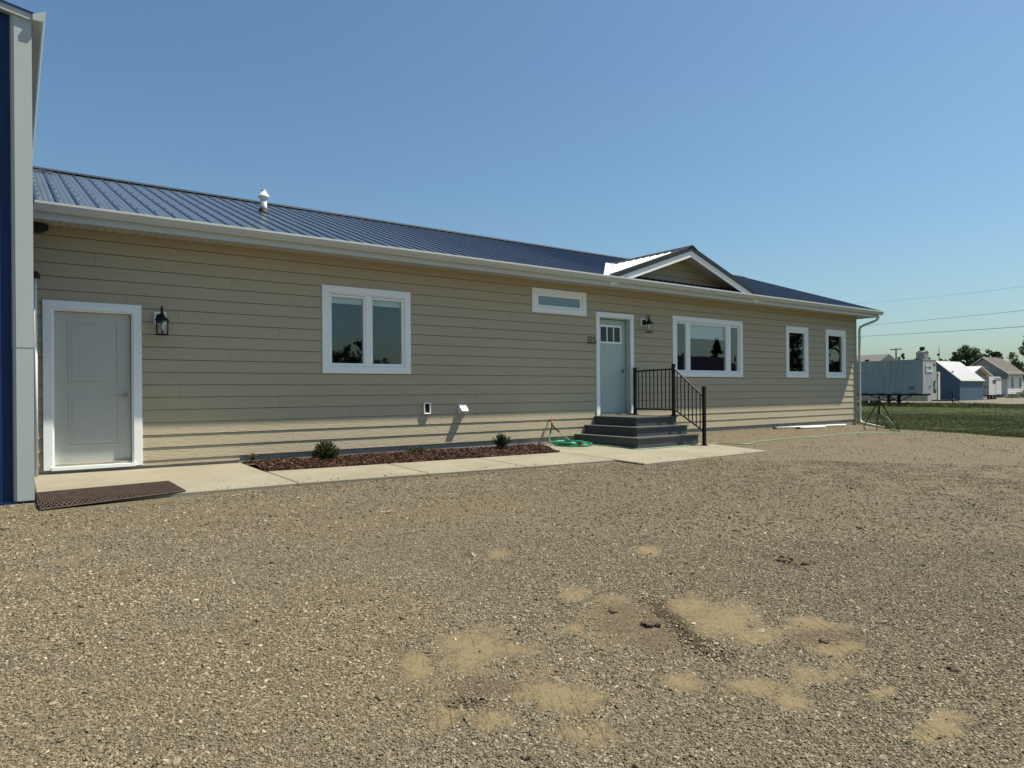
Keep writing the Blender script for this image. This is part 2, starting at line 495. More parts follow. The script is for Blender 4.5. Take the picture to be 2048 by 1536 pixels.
# ------------------------------------------------------------------ terrain
def sstep(t): t = np.clip(t, 0, 1); return t * t * (3 - 2 * t)
def zg(x, y):
    x = np.asarray(x, float); y = np.asarray(y, float)
    yy = np.clip(y, -12, 0)
    b = .075 - .002 * np.clip(x, 0, 40)
    z = b + np.where(yy > -3.5, .02 * yy, -.07 + .045 * (yy + 3.5))
    bank = np.clip(.10 - .012 * (x - 13.8), .02, .12) * sstep((y + 1.7) / 1.7) * sstep((x - 11.2) / .5) * (1 - sstep((x - 20.9) / .8))
    z = z + bank
    far = sstep((x - 24) / 22)
    return z * (1 - far) + (-.22) * far

DIRT = [(2.0, -7.81, .16, -.11, .16, .24), (1.6, -7.76, .07, -.05, .07, .13), (1.92, -8.33, .09, -.06, .06, .08), (1.97, -8.46, .1, -.07, .07, .09),
 (1.5, -8.27, .06, -.04, .06, .09), (1.61, -8.44, .07, -.05, .06, .09), (1.84, -8.73, .08, -.05, .06, .07), (3.38, -8.23, .19, -.12, .28, .21),
 (3.4, -7.99, .16, -.1, .22, .18), (3.33, -8.46, .13, -.09, .19, .13),
 (2.95, -7.42, .08, -.05, .14, .16), (3.77, -8.63, .15, -.1, .1, .06), (3.12, -8.92, .08, -.05, .09, .06), (2.57, -8.62, .08, -.05, .08, .06),
 (2.81, -8.87, .1, -.07, .09, .06), (2.8, -9.04, .08, -.05, .06, .04), (3.18, -9.02, .05, -.03, .06, .03), (3.06, -9.54, .07, -.05, .12, .05),
 (3.13, -6.31, .08, -.05, .06, .08), (4.2, -6.9, .11, -.07, .09, .09), (3.58, -8.87, .09, -.06, .09, .05), (2.59, -7.87, .04, -.03, .04, .04),
 (3.24, -9.24, .05, -.03, .07, .03), (3.24, -9.51, .05, -.04, .05, .02)]
SOFT = [(.37, -4.7, .25, -.15, .1, .55), (.09, -5.23, .16, -.1, .05, .38), (2.9, -7.9, .5, -.3, .45, .45), (1.9, -8.1, .4, -.25, .3, .5), (3.3, -8.8, .5, -.3, .25, .2)]
_ph = nrng.uniform(0, 6.28, (12,)); _kx = nrng.uniform(-1, 1, (12,)); _ky = nrng.uniform(-1, 1, (12,))
def wob(x, y, f):
    s = 0
    for i in range(12): s = s + np.sin(f * (1 + i * .35) * (_kx[i] * x + _ky[i] * y) + _ph[i]) / (1 + i * .25)
    return s / 3.2
def dirt(x, y):
    x = np.asarray(x, float); y = np.asarray(y, float)
    best = np.zeros_like(x + y)
    wx = .05 * wob(x, y, 9) + .03 * wob(x, y, 24); wy = .05 * wob(x + 3.1, y - 1.7, 9) + .03 * wob(x + 1.1, y + 2.7, 24)
    def rad(e):
        cx, cy, ax, ay, bx_, by_ = e
        det = ax * by_ - ay * bx_
        dx = x + wx - cx; dy = y + wy - cy
        p = (dx * by_ - dy * bx_) / det; q = (-dx * ay + dy * ax) / det
        return np.sqrt(p * p + q * q)
    for e in DIRT: best = np.maximum(best, np.clip(.98 - .47 * rad(e), 0, .86))
    for e in SOFT: best = np.maximum(best, np.clip(.50 - .22 * rad(e), 0, .40))
    n1 = wob(x + 5.0, y, 13) * .20 + wob(x, y + 4.0, 37) * .16
    return np.where(best > .05, np.clip(best + n1 * np.clip(best * 2.2, 0, 1), 0, 1), best)
BROWN = [(2.98, -7.92, .19, -.12, .24, .22), (2.9, -8.22, .16, -.10, .15, .13), (1.72, -8.2, .12, -.07, .07, .09), (3.62, -8.75, .2, -.12, .12, .08), (4.95, -7.75, .16, -.1, .12, .1)]
def brown(x, y):
    b = np.zeros_like(x + y); wx = .07 * wob(x + 2, y, 8) + .035 * wob(x, y, 26); wy = .07 * wob(x, y + 3, 8) + .035 * wob(x - 2, y, 26)
    for cx, cy, ax, ay, bx_, by_ in BROWN:
        det = ax * by_ - ay * bx_; dx = x + wx - cx; dy = y + wy - cy
        b = np.maximum(b, np.clip(1.0 - .5 * np.hypot((dx * by_ - dy * bx_) / det, (-dx * ay + dy * ax) / det), 0, .8))
    return b
def axis(lo, hi, step, far):
    a = list(np.arange(lo, hi + 1e-6, step)); s = step
    L = []; p = lo
    while p > -far: s *= 1.32; p -= s; L.append(p)
    s = step; U = []; p = a[-1]
    while p < far: s *= 1.22 if p < 40 else 1.35; p += s; U.append(p)
    return np.array(L[::-1] + a + U)
gx = axis(-.6, 7.0, .035, 1500); gy = axis(-10.4, -5.0, .035, 1500)
GX, GY = np.meshgrid(gx, gy)
D0 = dirt(GX, GY)
GZ = zg(GX, GY) + .010 * wob(GX, GY, 1.7) * np.clip(1 - np.abs(GX) / 60, 0, 1) * (GY < -2.9) + .004 * wob(GX, GY, 9) * (GY < -3.6)
# packed sand sits a little proud; tyre lugs pressed into the two main patches
lug = (np.sin((GX * .55 + GY * .83) * 2 * math.pi / .085) > .3) & (np.abs(((GX * .83 - GY * .55) / .11) % 1 - .5) < .36)
GZ = GZ + sstep((D0 - .35) / .3) * .007 - (sstep((D0 - .6) / .2) * .010) * lug
def seg_d(x, y, a, b):
    dx, dy = b[0] - a[0], b[1] - a[1]
    t = np.clip(((x - a[0]) * dx + (y - a[1]) * dy) / (dx * dx + dy * dy), 0, 1)
    return np.hypot(x - a[0] - t * dx, y - a[1] - t * dy)
_w = .03 * wob(GX, GY, 17)
RUT = np.maximum(np.clip(1.1 - seg_d(GX + _w, GY - _w, (3.31, -7.76), (2.93, -8.52)) / .085, 0, 1), .8 * np.clip(1.1 - seg_d(GX + _w, GY + _w, (4.90, -7.52), (4.80, -7.92)) / .06, 0, 1))
RUT = np.maximum(RUT, .75 * np.clip(1.1 - seg_d(GX + _w, GY + _w, (1.53, -8.20), (1.66, -8.22)) / .06, 0, 1))
GZ = GZ + RUT * (.012 * wob(GX, GY, 55) - .012)
nx, ny = len(gx), len(gy)
vs = np.stack([GX.ravel(), GY.ravel(), GZ.ravel()], 1)
idx = np.arange(nx * ny).reshape(ny, nx)
fs = np.stack([idx[:-1, :-1].ravel(), idx[:-1, 1:].ravel(), idx[1:, 1:].ravel(), idx[1:, :-1].ravel()], 1)
gm = bpy.data.meshes.new('ground')
gm.from_pydata(vs.tolist(), [], fs.tolist())
gm.attributes.new('brown', 'FLOAT', 'POINT').data.foreach_set('value', brown(GX, GY).ravel().astype(np.float32))
gm.attributes.new('rut', 'FLOAT', 'POINT').data.foreach_set('value', RUT.ravel().astype(np.float32))
gm.attributes.new('dirt', 'FLOAT', 'POINT').data.foreach_set('value', D0.ravel().astype(np.float32))
gm.polygons.foreach_set('use_smooth', [True] * len(gm.polygons))
gm.materials.append(MATS['gravel_ground'])
ground = struct(bpy.data.objects.new('ground', gm)); COL.objects.link(ground)

# ---- slabs (concrete) on a plane that falls away from the house
def zs(x, y): return .118 - .0037 * x + .018 * y
def slab(poly, name, parent, th=.12, b=.012):
    n = len(poly); cx = sum(p[0] for p in poly) / n; cy = sum(p[1] for p in poly) / n
    m = MB(); vs = []
    def ins(p, d):
        v = Vector((cx - p[0], cy - p[1])); v.normalize(); return (p[0] + v.x * d, p[1] + v.y * d)
    for p in poly: vs.append((p[0], p[1], zs(*p) - th))
    for p in poly: vs.append((p[0], p[1], zs(*p) - b))
    for p in poly:
        q = ins(p, b * 1.4); vs.append((q[0], q[1], zs(*p)))
    fs = []
    for k in range(2):
        for i in range(n): fs.append((k * n + i, k * n + (i + 1) % n, (k + 1) * n + (i + 1) % n, (k + 1) * n + i))
    fs.append(tuple(range(2 * n, 3 * n)))
    m.add(vs, fs)
    return m.build(name, 'concrete', parent)
walk = struct(bpy.data.objects.new('sidewalk', None)); COL.objects.link(walk)
g = .006
slab([(.205, -2.52), (2.80 - g, -2.51), (2.79 - g, -.004), (.205, -.004)], 'slab', walk)
slab([(2.80 + g, -2.51), (4.55 - g, -2.62), (4.58 - g, -1.34), (2.80 + g, -1.25)], 'slab', walk)
slab([(4.55 + g, -2.62), (6.14 - g, -2.73), (6.15 - g, -1.40), (4.58 + g, -1.34)], 'slab', walk)
slab([(6.14 + g, -2.73), (7.89 - g, -2.82), (7.905 - g, -1.45), (6.15 + g, -1.40)], 'slab', walk)
slab([(7.90, -3.45), (11.38, -3.29), (11.60, -2.03), (11.42, -.02), (8.33, -.004), (7.905 + g, -1.45)], 'slab', walk)

# ---- planting bed
bed = MB()
bx = np.linspace(2.80, 8.32, 70); by = np.linspace(-1.46, -.006, 22)
BV = []
def bed_front(x): return -1.245 - .0375 * (x - 2.8)
def bed_in(x, y): return x < 8.32 - (-y) / 1.45 * .41
for yy in by:
    for xx in bx:
        f = (yy + 1.46) / 1.454
        fy = bed_front(xx) * (1 - f) + (-.006) * f
        z = zs(xx, fy) - .012 + .05 * math.sin(min(1, f * 1.05) * math.pi) + .014 * float(wob(xx, fy, 7))
        xm = 2.80 + (xx - 2.80) * ((8.32 - (1 - f) * .41 - 2.80) / 5.52)
        BV.append((xm, fy, z))
n_ = len(bx)
bed.add(BV, [(j * n_ + i, j * n_ + i + 1, (j + 1) * n_ + i + 1, (j + 1) * n_ + i) for j in range(len(by) - 1) for i in range(n_ - 1)])
struct(bed.build('planting_bed', 'mulch_soil', None, True))
def bed_z(x, y):
    f = max(0, min(1, (y - bed_front(x)) / (-.006 - bed_front(x))))
    return zs(x, y) - .012 + .05 * math.sin(f * math.pi) + .014 * float(wob(x, y, 7))
mul = MB(); mul.a = []
for i in range(6500):
    x = rng.uniform(2.82, 8.3); y = rng.uniform(bed_front(x) + .015, -.03)
    if not bed_in(x, y): continue
    L = rng.uniform(.012, .05); W = rng.uniform(.004, .012); H = rng.uniform(.002, .006)
    c = Vector((x, y, bed_z(x, y) + rng.uniform(0, .02)))
    rot = Matrix.Rotation(rng.uniform(0, 6.28), 3, 'Z') @ Matrix.Rotation(rng.gauss(0, .35), 3, 'Y') @ Matrix.Rotation(rng.uniform(-.8, .8), 3, 'X')
    k = [rot @ Vector((sx * L, sy * W, sz * H)) + c for sz in (-1, 1) for sx, sy in ((-1, -1), (1, -.7), (.8, 1), (-1, .8))]
    mul.add(k, [(0, 3, 2, 1), (4, 5, 6, 7), (0, 1, 5, 4), (1, 2, 6, 5), (2, 3, 7, 6), (3, 0, 4, 7)])
    mul.a.extend([rng.random()] * 8)
tag(mul.build('mulch', 'mulch'), 'reddish brown bark mulch filling the bed along the wall', 'mulch', kind='stuff')

# ------------------------------------------------------------------ the house
house = thing('house', 'long single storey tan house with white trim and blue metal roof', 'house')
E7 = .178
KZ = [3.248 - E7 * k for k in range(18)]                      # lower edges of the siding courses
X0, X1 = .205, 21.15
# openings: (x0, x1, z0, z1) of the clear opening inside the trim
OPEN = {'door_l': (.43, 1.362, .19, 2.285), 'door_r': (10.235, 11.18, .64, 2.755),
        'w1': (4.185, 5.56, 1.59, 2.80), 'w2': (8.50, 9.75, 2.85, 3.135), 'pw': (12.71, 15.21, 1.59, 2.815),
        's1': (17.415, 18.305, 1.60, 2.81), 's2': (19.47, 20.376, 1.60, 2.81)}
# structural wall behind the boards
wall = MB()
xs = sorted({X0, X1} | {o[0] for o in OPEN.values()} | {o[1] for o in OPEN.values()})
for a, b in zip(xs[:-1], xs[1:]):
    hole = [o for o in OPEN.values() if o[0] < (a + b) / 2 < o[1]]
    z0 = .0
    if hole:
        wall.box(a, b, .02, .15, .24, hole[0][2]) if hole[0][2] > .3 else None
        wall.box(a, b, .02, .15, hole[0][3], 3.38)
    else:
        wall.box(a, b, .02, .15, .24, 3.38)
wall.box(X1 - .15, X1 - .012, .15, 8.75, .24, 3.38)
wall.box(X0, X1 - .012, 8.75, 8.9, .24, 3.38)
wall.box(X0 + .002, X0 + .1, .15, 8.75, .24, 3.38)
wall.prism([(.15, 3.38), (8.75, 3.38), (4.45, 4.9)], 'x', X1 - .14, X1 - .02)
wall.box(X0 + .1, X1 - .15, .15, 8.75, .12, .24)             # floor
wall.box(X0 + .1, X1 - .15, .15, 8.75, 3.30, 3.38)           # ceiling
wall.box(X0 + .1, X1 - .15, 4.2, 4.3, .24, 3.30)             # inner partition
wall_o = wall.build('wall', 'building_paper', house)
fnd = MB().box(X0, X1 - .008, .012, .16, -.45, .238).box(X1 - .16, X1 - .012, .16, 8.9, -.45, .238)
fnd.build('foundation', 'foundation', house)

def yb(z, zl): return -.0070 + .0115 * (z - zl) / E7   # face of a lapped board
def board(x0, x1, z0, z1, zl, mat='siding', ypl=0.0, par=None):
    t = .003
    m = MB()
    y0, y1 = yb(z0, zl) + ypl, yb(z1, zl) + ypl
    m.add([(x0, y0, z0), (x1, y0, z0), (x1, y1, z1), (x0, y1, z1), (x0, y0 + t, z0), (x1, y0 + t, z0), (x1, y1 + t, z1), (x0, y1 + t, z1)],
          [(0, 1, 2, 3), (4, 7, 6, 5), (0, 4, 5, 1), (1, 5, 6, 2), (2, 6, 7, 3), (3, 7, 4, 0)])
    return m.build('siding_board', mat, par or wall_o)
for k in range(18):
    zl = KZ[k]; zt = min(zl + E7 - .0055, 3.377)  # open slot above each board shows dark backing, imitating the lap shadow
    # stagger the butt joints
    joints = []
    p = X0 + [1.9, 3.2, .7, 2.6, 3.5, 1.2][k % 6] + rng.uniform(-.2, .2)
    while p < X1 - .09 - .5: joints.append(p); p += 3.66
    segs = list(zip([X0] + joints, joints + [X1 - .085]))
    for a, b in segs:
        pieces = [(a + .0012, b - .0012, zl, zt)]
        for o in OPEN.values():
            new = []
            for (p0, p1, q0, q1) in pieces:
                if p1 <= o[0] or p0 >= o[1] or q1 <= o[2] or q0 >= o[3]:
                    new.append((p0, p1, q0, q1)); continue
                if p0 < o[0]: new.append((p0, o[0], q0, q1))
                if p1 > o[1]: new.append((o[1], p1, q0, q1))
                m0, m1 = max(p0, o[0]), min(p1, o[1])
                if q0 < o[2] - .01: new.append((m0, m1, q0, o[2]))
                if q1 > o[3] + .01: new.append((m0, m1, o[3], q1))
            pieces = new
        for (p0, p1, q0, q1) in pieces:
            if p1 - p0 > .01: board(p0, p1, q0, q1, zl)
# short starter strip by the service door
board(1.47, 2.775, .150, .226, .05)
board(X0, .322, .150, .226, .05)
MB().box(X1 - .083, X1, -.014, .14, .222, 3.378).build('corner_trim', 'siding', house)

# ---- soffit, fascia, gutter
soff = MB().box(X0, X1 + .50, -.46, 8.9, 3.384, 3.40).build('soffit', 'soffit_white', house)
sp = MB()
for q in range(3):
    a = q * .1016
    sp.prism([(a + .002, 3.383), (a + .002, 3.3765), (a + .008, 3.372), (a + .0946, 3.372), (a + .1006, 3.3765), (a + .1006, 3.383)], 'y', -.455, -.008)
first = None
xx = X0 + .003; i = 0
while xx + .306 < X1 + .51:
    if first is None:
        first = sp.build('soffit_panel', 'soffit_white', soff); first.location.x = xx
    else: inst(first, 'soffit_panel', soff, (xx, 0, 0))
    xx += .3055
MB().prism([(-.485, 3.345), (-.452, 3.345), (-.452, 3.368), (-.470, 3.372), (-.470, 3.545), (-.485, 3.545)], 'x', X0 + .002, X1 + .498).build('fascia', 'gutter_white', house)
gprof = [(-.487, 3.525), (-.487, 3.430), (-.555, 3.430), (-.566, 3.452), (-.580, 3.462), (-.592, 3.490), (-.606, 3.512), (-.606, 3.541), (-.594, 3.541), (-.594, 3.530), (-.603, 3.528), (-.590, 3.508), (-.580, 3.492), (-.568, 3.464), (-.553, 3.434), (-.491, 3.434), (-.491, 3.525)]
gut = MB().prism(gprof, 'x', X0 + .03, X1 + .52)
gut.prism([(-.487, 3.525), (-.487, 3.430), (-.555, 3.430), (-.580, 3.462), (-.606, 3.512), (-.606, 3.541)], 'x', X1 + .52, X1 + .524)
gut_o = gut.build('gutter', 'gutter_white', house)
# rake board and box return on the far end
MB().prism([(-.47, 3.37), (8.9, 3.37), (8.9, 3.40), (4.45, 5.22), (-.47, 3.50)], 'x', X1 + .50, X1 + .53).build('rake_board', 'gutter_white', house)
# downspout
def smooth_path(pts, n=6):
    out = []
    P = [Vector(p) for p in pts]
    for i in range(len(P) - 1):
        a = P[max(i - 1, 0)]; b = P[i]; c = P[i + 1]; d = P[min(i + 2, len(P) - 1)]
        for k in range(n):
            t = k / n
            out.append(.5 * ((2 * b) + (c - a) * t + (2 * a - 5 * b + 4 * c - d) * t * t + (-a + 3 * b - 3 * c + d) * t ** 3))
    out.append(P[-1]); return out
ds = MB()
ds.tube([(21.42, -.55, 3.43), (21.42, -.55, 3.35), (21.40, -.53, 3.29), (21.37, -.48, 3.24), (21.26, -.20, 3.13), (21.22, -.10, 3.07), (21.21, -.075, 3.0), (21.21, -.07, 2.5), (21.21, -.07, .26), (21.20, -.09, .17), (21.16, -.16, .11), (20.55, -1.12, .005)], .036, 10)
dso = ds.build('downspout', 'gutter_white', house, True)
for zz in (.55, 1.7, 2.7):
    MB().box(21.165, 21.255, -.111, -.104, zz, zz + .025).build('strap', 'gutter_white', dso)

# ---- metal roof
SL = .353
EY, EZ = -.53, 3.535
RY = 4.45; RZ = EZ + SL * (RY - EY)
slope_len = math.hypot(RY - EY, RZ - EZ)
ang = math.atan(SL)
roof = MB().add([(X0 + .02, EY + .02, EZ - .012), (X1 + .53, EY + .02, EZ - .012), (X1 + .53, RY, RZ - .015), (X0 + .02, RY, RZ - .015)], [(0, 1, 2, 3)])
roof.add([(X0 + .02, 9.4, EZ - .012), (X1 + .53, 9.4, EZ - .012), (X1 + .53, RY, RZ - .015), (X0 + .02, RY, RZ - .015)], [(3, 2, 1, 0)])
roof.add([(X0 + .02, 9.43, EZ), (X1 + .54, 9.43, EZ), (X1 + .54, RY, RZ), (X0 + .02, RY, RZ)], [(3, 2, 1, 0)])
roof_o = roof.build('roof', 'roof_metal', house)
def panel_profile(w=.9144):
    pr = []
    for q in range(4):
        c = q * .2286 + .03
        pr += [(c - .027, 0), (c - .013, .019), (c + .013, .019), (c + .027, 0)]
        pr += [(c + .078, 0), (c + .084, .0035), (c + .096, .0035), (c + .102, 0), (c + .140, 0), (c + .146, .0035), (c + .158, .0035), (c + .164, 0)]
    pr = [p for p in pr if p[0] <= w + .01]
    pr.append((w + .003, 0))
    return pr
pp = panel_profile()
def panel_mesh(L):
    m = MB(); n = len(pp)
    for t in (0.0, L):
        for (u, h) in pp: m.v.append((u, t, h))
    for i in range(n - 1): m.f.append((i, i + 1, n + i + 1, n + i))
    return m
base = panel_mesh(slope_len)
npan = int((X1 + .54 - X0) / .9144)
first = None
for i in range(npan + 1):
    x = X0 + .02 + i * .9144
    if x + .9144 > X1 + .55:
        cut = X1 + .545 - x
        full = pp; pp = [q for q in full if q[0] < cut] + [(cut, 0)]
        o = panel_mesh(slope_len).build('roof_panel', 'roof_metal', roof_o); pp = full
        o.location = (x, EY, EZ); o.rotation_euler = (ang, 0, 0)
        break
    if first is None:
        o = base.build('roof_panel', 'roof_metal', roof_o); first = o
    else:
        o = inst(first, 'roof_panel', roof_o, (0, 0, 0))
    o.location = (x, EY, EZ); o.rotation_euler = (ang, 0, 0)
# screws
scr = MB()
dy, dz = math.cos(ang), math.sin(ang)
for i in range(npan * 4):
    x = X0 + .02 + i * .2286 + .03 + .045
    if x > 13: break
    for t in np.arange(.12, slope_len - .05, .61):
        y = EY + dy * t - dz * .004; z = EZ + dz * t + dy * .004
        scr.box(x - .008, x + .008, y - .008, y + .008, z - .003, z + .006)
tag(scr.build('screws', 'roof_trim', roof_o), kind='stuff')
# ridge cap and rake trim
MB().prism([(RY - .17, RZ - .028), (RY - .165, RZ - .018), (RY - .02, RZ + .045), (RY + .02, RZ + .045), (RY + .165, RZ - .018), (RY + .17, RZ - .028), (RY, RZ + .022)], 'x', X0 + .02, X1 + .55).build('ridge_cap', 'roof_trim', roof_o)
MB().add([(X1 + .46, EY - .01, EZ + .024), (X1 + .56, EY - .01, EZ + .024), (X1 + .56, RY, RZ + .024), (X1 + .46, RY, RZ + .024),
          (X1 + .56, EY - .01, EZ - .06), (X1 + .56, RY, RZ - .06)], [(0, 1, 2, 3), (1, 4, 5, 2)]).build('rake_trim', 'roof_trim', roof_o)
# torn black strip lying near the ridge by the tall building
tm = MB()
xsn = np.linspace(.26, .62, 9)
for i, x in enumerate(xsn):
    t0 = slope_len - .62 + rng.uniform(-.05, .05); t1 = slope_len - .42 + rng.uniform(-.04, .04)
    for t in (t0, t1):
        tm.v.append((x, EY + dy * t - dz * .026, EZ + dz * t + dy * .030 + rng.uniform(0, .008)))
for i in range(8): tm.f.append((2 * i, 2 * i + 2, 2 * i + 3, 2 * i + 1))
tag(tm.build('flashing_strip', 'black_rubber'), 'torn black flashing strip lying on the roof beside the blue building', 'flashing')

# ---- gable over the entry
GXc, GPZ, GH = 12.70, 4.455, 2.62
GS = .345
GE = GPZ - GS * GH
gable = MB()
def gz(x): return GPZ - GS * abs(x - GXc)
# gable wall sits above the main roof, in the plane of the facade
gw_o = MB().prism([(GXc - 2.3, 3.60), (GXc + 2.3, 3.60), (GXc + 2.3, gz(GXc + 2.3) - .06), (GXc, GPZ - .06), (GXc - 2.3, gz(GXc - 2.3) - .06)], 'y', .012, .06).build('gable_wall', 'building_paper', house)
z = 3.66
while z < GPZ - .12:
    zt = min(z + E7 - .0055, GPZ - .07)  # same open slot, drawing a lap shadow line between gable boards
    hw0 = (GPZ - .06 - z) / GS; hw1 = max(.02, (GPZ - .06 - zt) / GS)
    hw0 = min(hw0, 2.3); hw1 = min(hw1, 2.3)
    m = MB(); t = .003
    y0, y1 = yb(z, z), yb(zt, z)
    m.add([(GXc - hw0, y0, z), (GXc + hw0, y0, z), (GXc + hw1, y1, zt), (GXc - hw1, y1, zt), (GXc - hw0, y0 + t, z), (GXc + hw0, y0 + t, z), (GXc + hw1, y1 + t, zt), (GXc - hw1, y1 + t, zt)],
          [(0, 1, 2, 3), (4, 7, 6, 5), (0, 4, 5, 1), (1, 5, 6, 2), (2, 6, 7, 3), (3, 7, 4, 0)])
    m.build('siding_board', 'gable_siding', gw_o)
    z += E7
groof = MB()
yv = lambda x: EY + (gz(x) - EZ) / SL                       # where the gable plane meets the main roof
for sgn in (-1, 1):
    xe = GXc + sgn * GH
    groof.add([(GXc, -.50, GPZ - .02), (xe, -.50, GE - .02), (xe, yv(xe) + .1, GE - .02), (GXc, yv(GXc) + .1, GPZ - .02)], [(0, 1, 2, 3) if sgn < 0 else (3, 2, 1, 0)])
gr_o = groof.build('gable_roof', 'roof_metal', house)
# panels run from the gable ridge down to the valley; one strip per 0.23 m
for sgn in (-1, 1):
    yy = -.50; kk = 0
    while yy < yv(GXc) - .05:
        y1 = min(yy + .457, yv(GXc))
        def xr(y):                                          # how far down this line reaches before it meets the main roof
            zz = EZ + SL * (y - EY); return max(.02, min(GH, (GPZ - zz) / GS + .05))
        m = MB(); prof = [(0, .0), (.012, .019), (.036, .019), (.05, 0), (.2286, 0), (.2406, .019), (.2646, .019), (.2786, 0), (.457, 0)]
        for (u, h) in prof:
            y = min(yy + u, y1)
            L = xr(y)
            m.v.append((GXc, y, GPZ + h)); m.v.append((GXc + sgn * L, y, GPZ - GS * L + h))
        for i in range(len(prof) - 1):
            f = (2 * i, 2 * i + 1, 2 * i + 3, 2 * i + 2); m.f.append(f if sgn < 0 else f[::-1])
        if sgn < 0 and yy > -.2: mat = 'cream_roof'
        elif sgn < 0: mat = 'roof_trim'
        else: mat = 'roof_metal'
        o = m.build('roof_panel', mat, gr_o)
        if mat == 'cream_roof': o['label'] = 'pale cream roof sheet on the left slope of the gable'
        yy += .457
m = MB()
for sgn in (-1, 1):
    xe = GXc + sgn * GH
    m.add([(GXc, -.53, GPZ + .024), (xe, -.53, GE + .024), (xe, -.38, GE + .024), (GXc, -.38, GPZ + .024), (GXc, -.53, GPZ - .07), (xe, -.53, GE - .07)], [(0, 1, 2, 3), (0, 4, 5, 1)])
m.build('gable_rake_trim', 'roof_trim', gr_o)
MB().prism([(GXc - .16, GPZ - .03), (GXc - .02, GPZ + .05), (GXc + .02, GPZ + .05), (GXc + .16, GPZ - .03), (GXc, GPZ + .026)], 'y', -.54, yv(GXc) + .05).build('gable_ridge_cap', 'roof_trim', gr_o)
for sgn in (-1, 1):                                         # white rake boards
    xe = GXc + sgn * (GH - .02)
    MB().prism([(GXc, GPZ - .07), (xe, GE - .065), (xe, GE - .18), (xe - sgn * .2, GE - .18 + GS * .2 - .03), (GXc, GPZ - .215)], 'y', -.505, -.47).build('gable_rake_board', 'trim', gr_o)
gs = MB()
for sgn in (-1, 1):
    xe = GXc + sgn * (GH - .05)
    gs.add([(GXc, -.47, GPZ - .10), (xe, -.47, GE - .09), (xe, 0.0, GE - .09), (GXc, 0.0, GPZ - .10)], [(0, 1, 2, 3)])
gs.build('gable_soffit', 'soffit_white', gr_o)
# pale valley flashing on the near side
vf = MB()
va = Vector((GXc - GH + .02, yv(GXc - GH) + .0, GE)); vb = Vector((GXc, yv(GXc), GPZ))
for sg, dd in ((0, -.20), (1, .0)):
    pass
vf.add([(va.x - .20, EY + .03, EZ + .030), (va.x + .03, EY + .03, EZ + .034), (vb.x - .02, vb.y, vb.z + .03), (vb.x - .22, vb.y + .02, vb.z + .035)], [(0, 1, 2, 3)])
vf.add([(va.x + .03, EY + .03, EZ + .034), (va.x + .22, EY + .03, EZ + .10), (vb.x - .02, vb.y - .05, vb.z + .045), (vb.x - .02, vb.y, vb.z + .03)], [(0, 1, 2, 3)])
vf.build('valley_flashing', 'galvanised', gr_o)

# ---- trim casings, windows and doors
def casing(name, x0, x1, z0, z1, o, sill=True):
    root = name
    w_ = 'trim'
    MB().bbox(x0, x1, -.024, .02, o[3], z1).build('head_casing', w_, root)
    zb = z0
    MB().bbox(x0, o[0], -.0235, .02, zb if not sill else o[2], o[3]).build('side_casing', w_, root)
    MB().bbox(o[1], x1, -.0235, .02, zb if not sill else o[2], o[3]).build('side_casing', w_, root)
    if sill: MB().bbox(x0, x1, -.024, .02, z0, o[2]).build('sill_casing', w_, root)
def ring(m, x0, x1, z0, z1, w_, y0, y1, wb=None, wt=None):
    wb = wb or w_; wt = wt or w_
    m.bbox(x0, x0 + w_, y0, y1, z0, z1); m.bbox(x1 - w_, x1, y0, y1, z0, z1)
    m.bbox(x0 + w_, x1 - w_, y0 + .0004, y1, z0, z0 + wb); m.bbox(x0 + w_, x1 - w_, y0 + .0004, y1, z1 - wt, z1)
def window(key, outer, lites, label=None):
    o = OPEN[key]
    r = MB(); ring(r, o[0] + .002, o[1] - .002, o[2] + .002, o[3] - .002, .020, -.012, .10)
    wo_ = r.build('window', 'vinyl', house)
    if label: wo_['label'] = label
    casing(wo_, outer[0], outer[1], outer[2], outer[3], o)
    for (a, b, c, d, sw) in lites:
        s_ = MB(); ring(s_, a - sw, b + sw, c - sw, d + sw, sw, -.006, .06)
        so_ = s_.build('sash', 'vinyl', wo_)
        MB().box(a - .003, b + .003, .022, .028, c - .003, d + .003).build('pane', 'glass', so_)
    return wo_
w1 = window('w1', (4.07, 5.675, 1.475, 2.915), [(4.236, 4.79, 1.645, 2.738, .034), (4.96, 5.507, 1.645, 2.738, .034)], 'double casement window with two tall panes')
MB().box(4.826, 4.925, -.008, .09, 1.61, 2.78).build('mullion', 'vinyl', w1)
w2 = window('w2', (8.395, 9.855, 2.745, 3.238), [(8.565, 9.69, 2.905, 3.085, .045)], 'narrow transom window high under the eave')
MB().box(8.53, 9.72, .060, .064, 2.86, 3.13).build('blind', 'blind_grey', w2)
pw = window('pw', (12.60, 15.32, 1.482, 2.925), [(12.772, 13.08, 1.64, 2.75, .036), (13.25, 14.63, 1.64, 2.75, .036), (14.835, 15.128, 1.64, 2.75, .036)], 'wide picture window with narrow side panes')
MB().box(13.117, 13.213, -.008, .09, 1.61, 2.79).box(14.667, 14.798, -.008, .09, 1.61, 2.79).build('mullion', 'vinyl', pw)
MB().box(13.24, 14.64, .075, .079, 2.42, 2.80).build('roller_shade', 'shade_fabric', pw)
s1 = window('s1', (17.305, 18.415, 1.49, 2.92), [(17.472, 18.248, 1.662, 2.745, .050)], 'tall single window beside the picture window')
s2 = window('s2', (19.36, 20.486, 1.49, 2.93), [(19.53, 20.312, 1.662, 2.745, .050)], 'tall single window nearest the corner of the house')
MB().box(4.23, 4.80, .075, .079, 2.64, 2.79).box(4.95, 5.52, .075, .079, 2.64, 2.79).build('roller_shade', 'shade_fabric', w1)
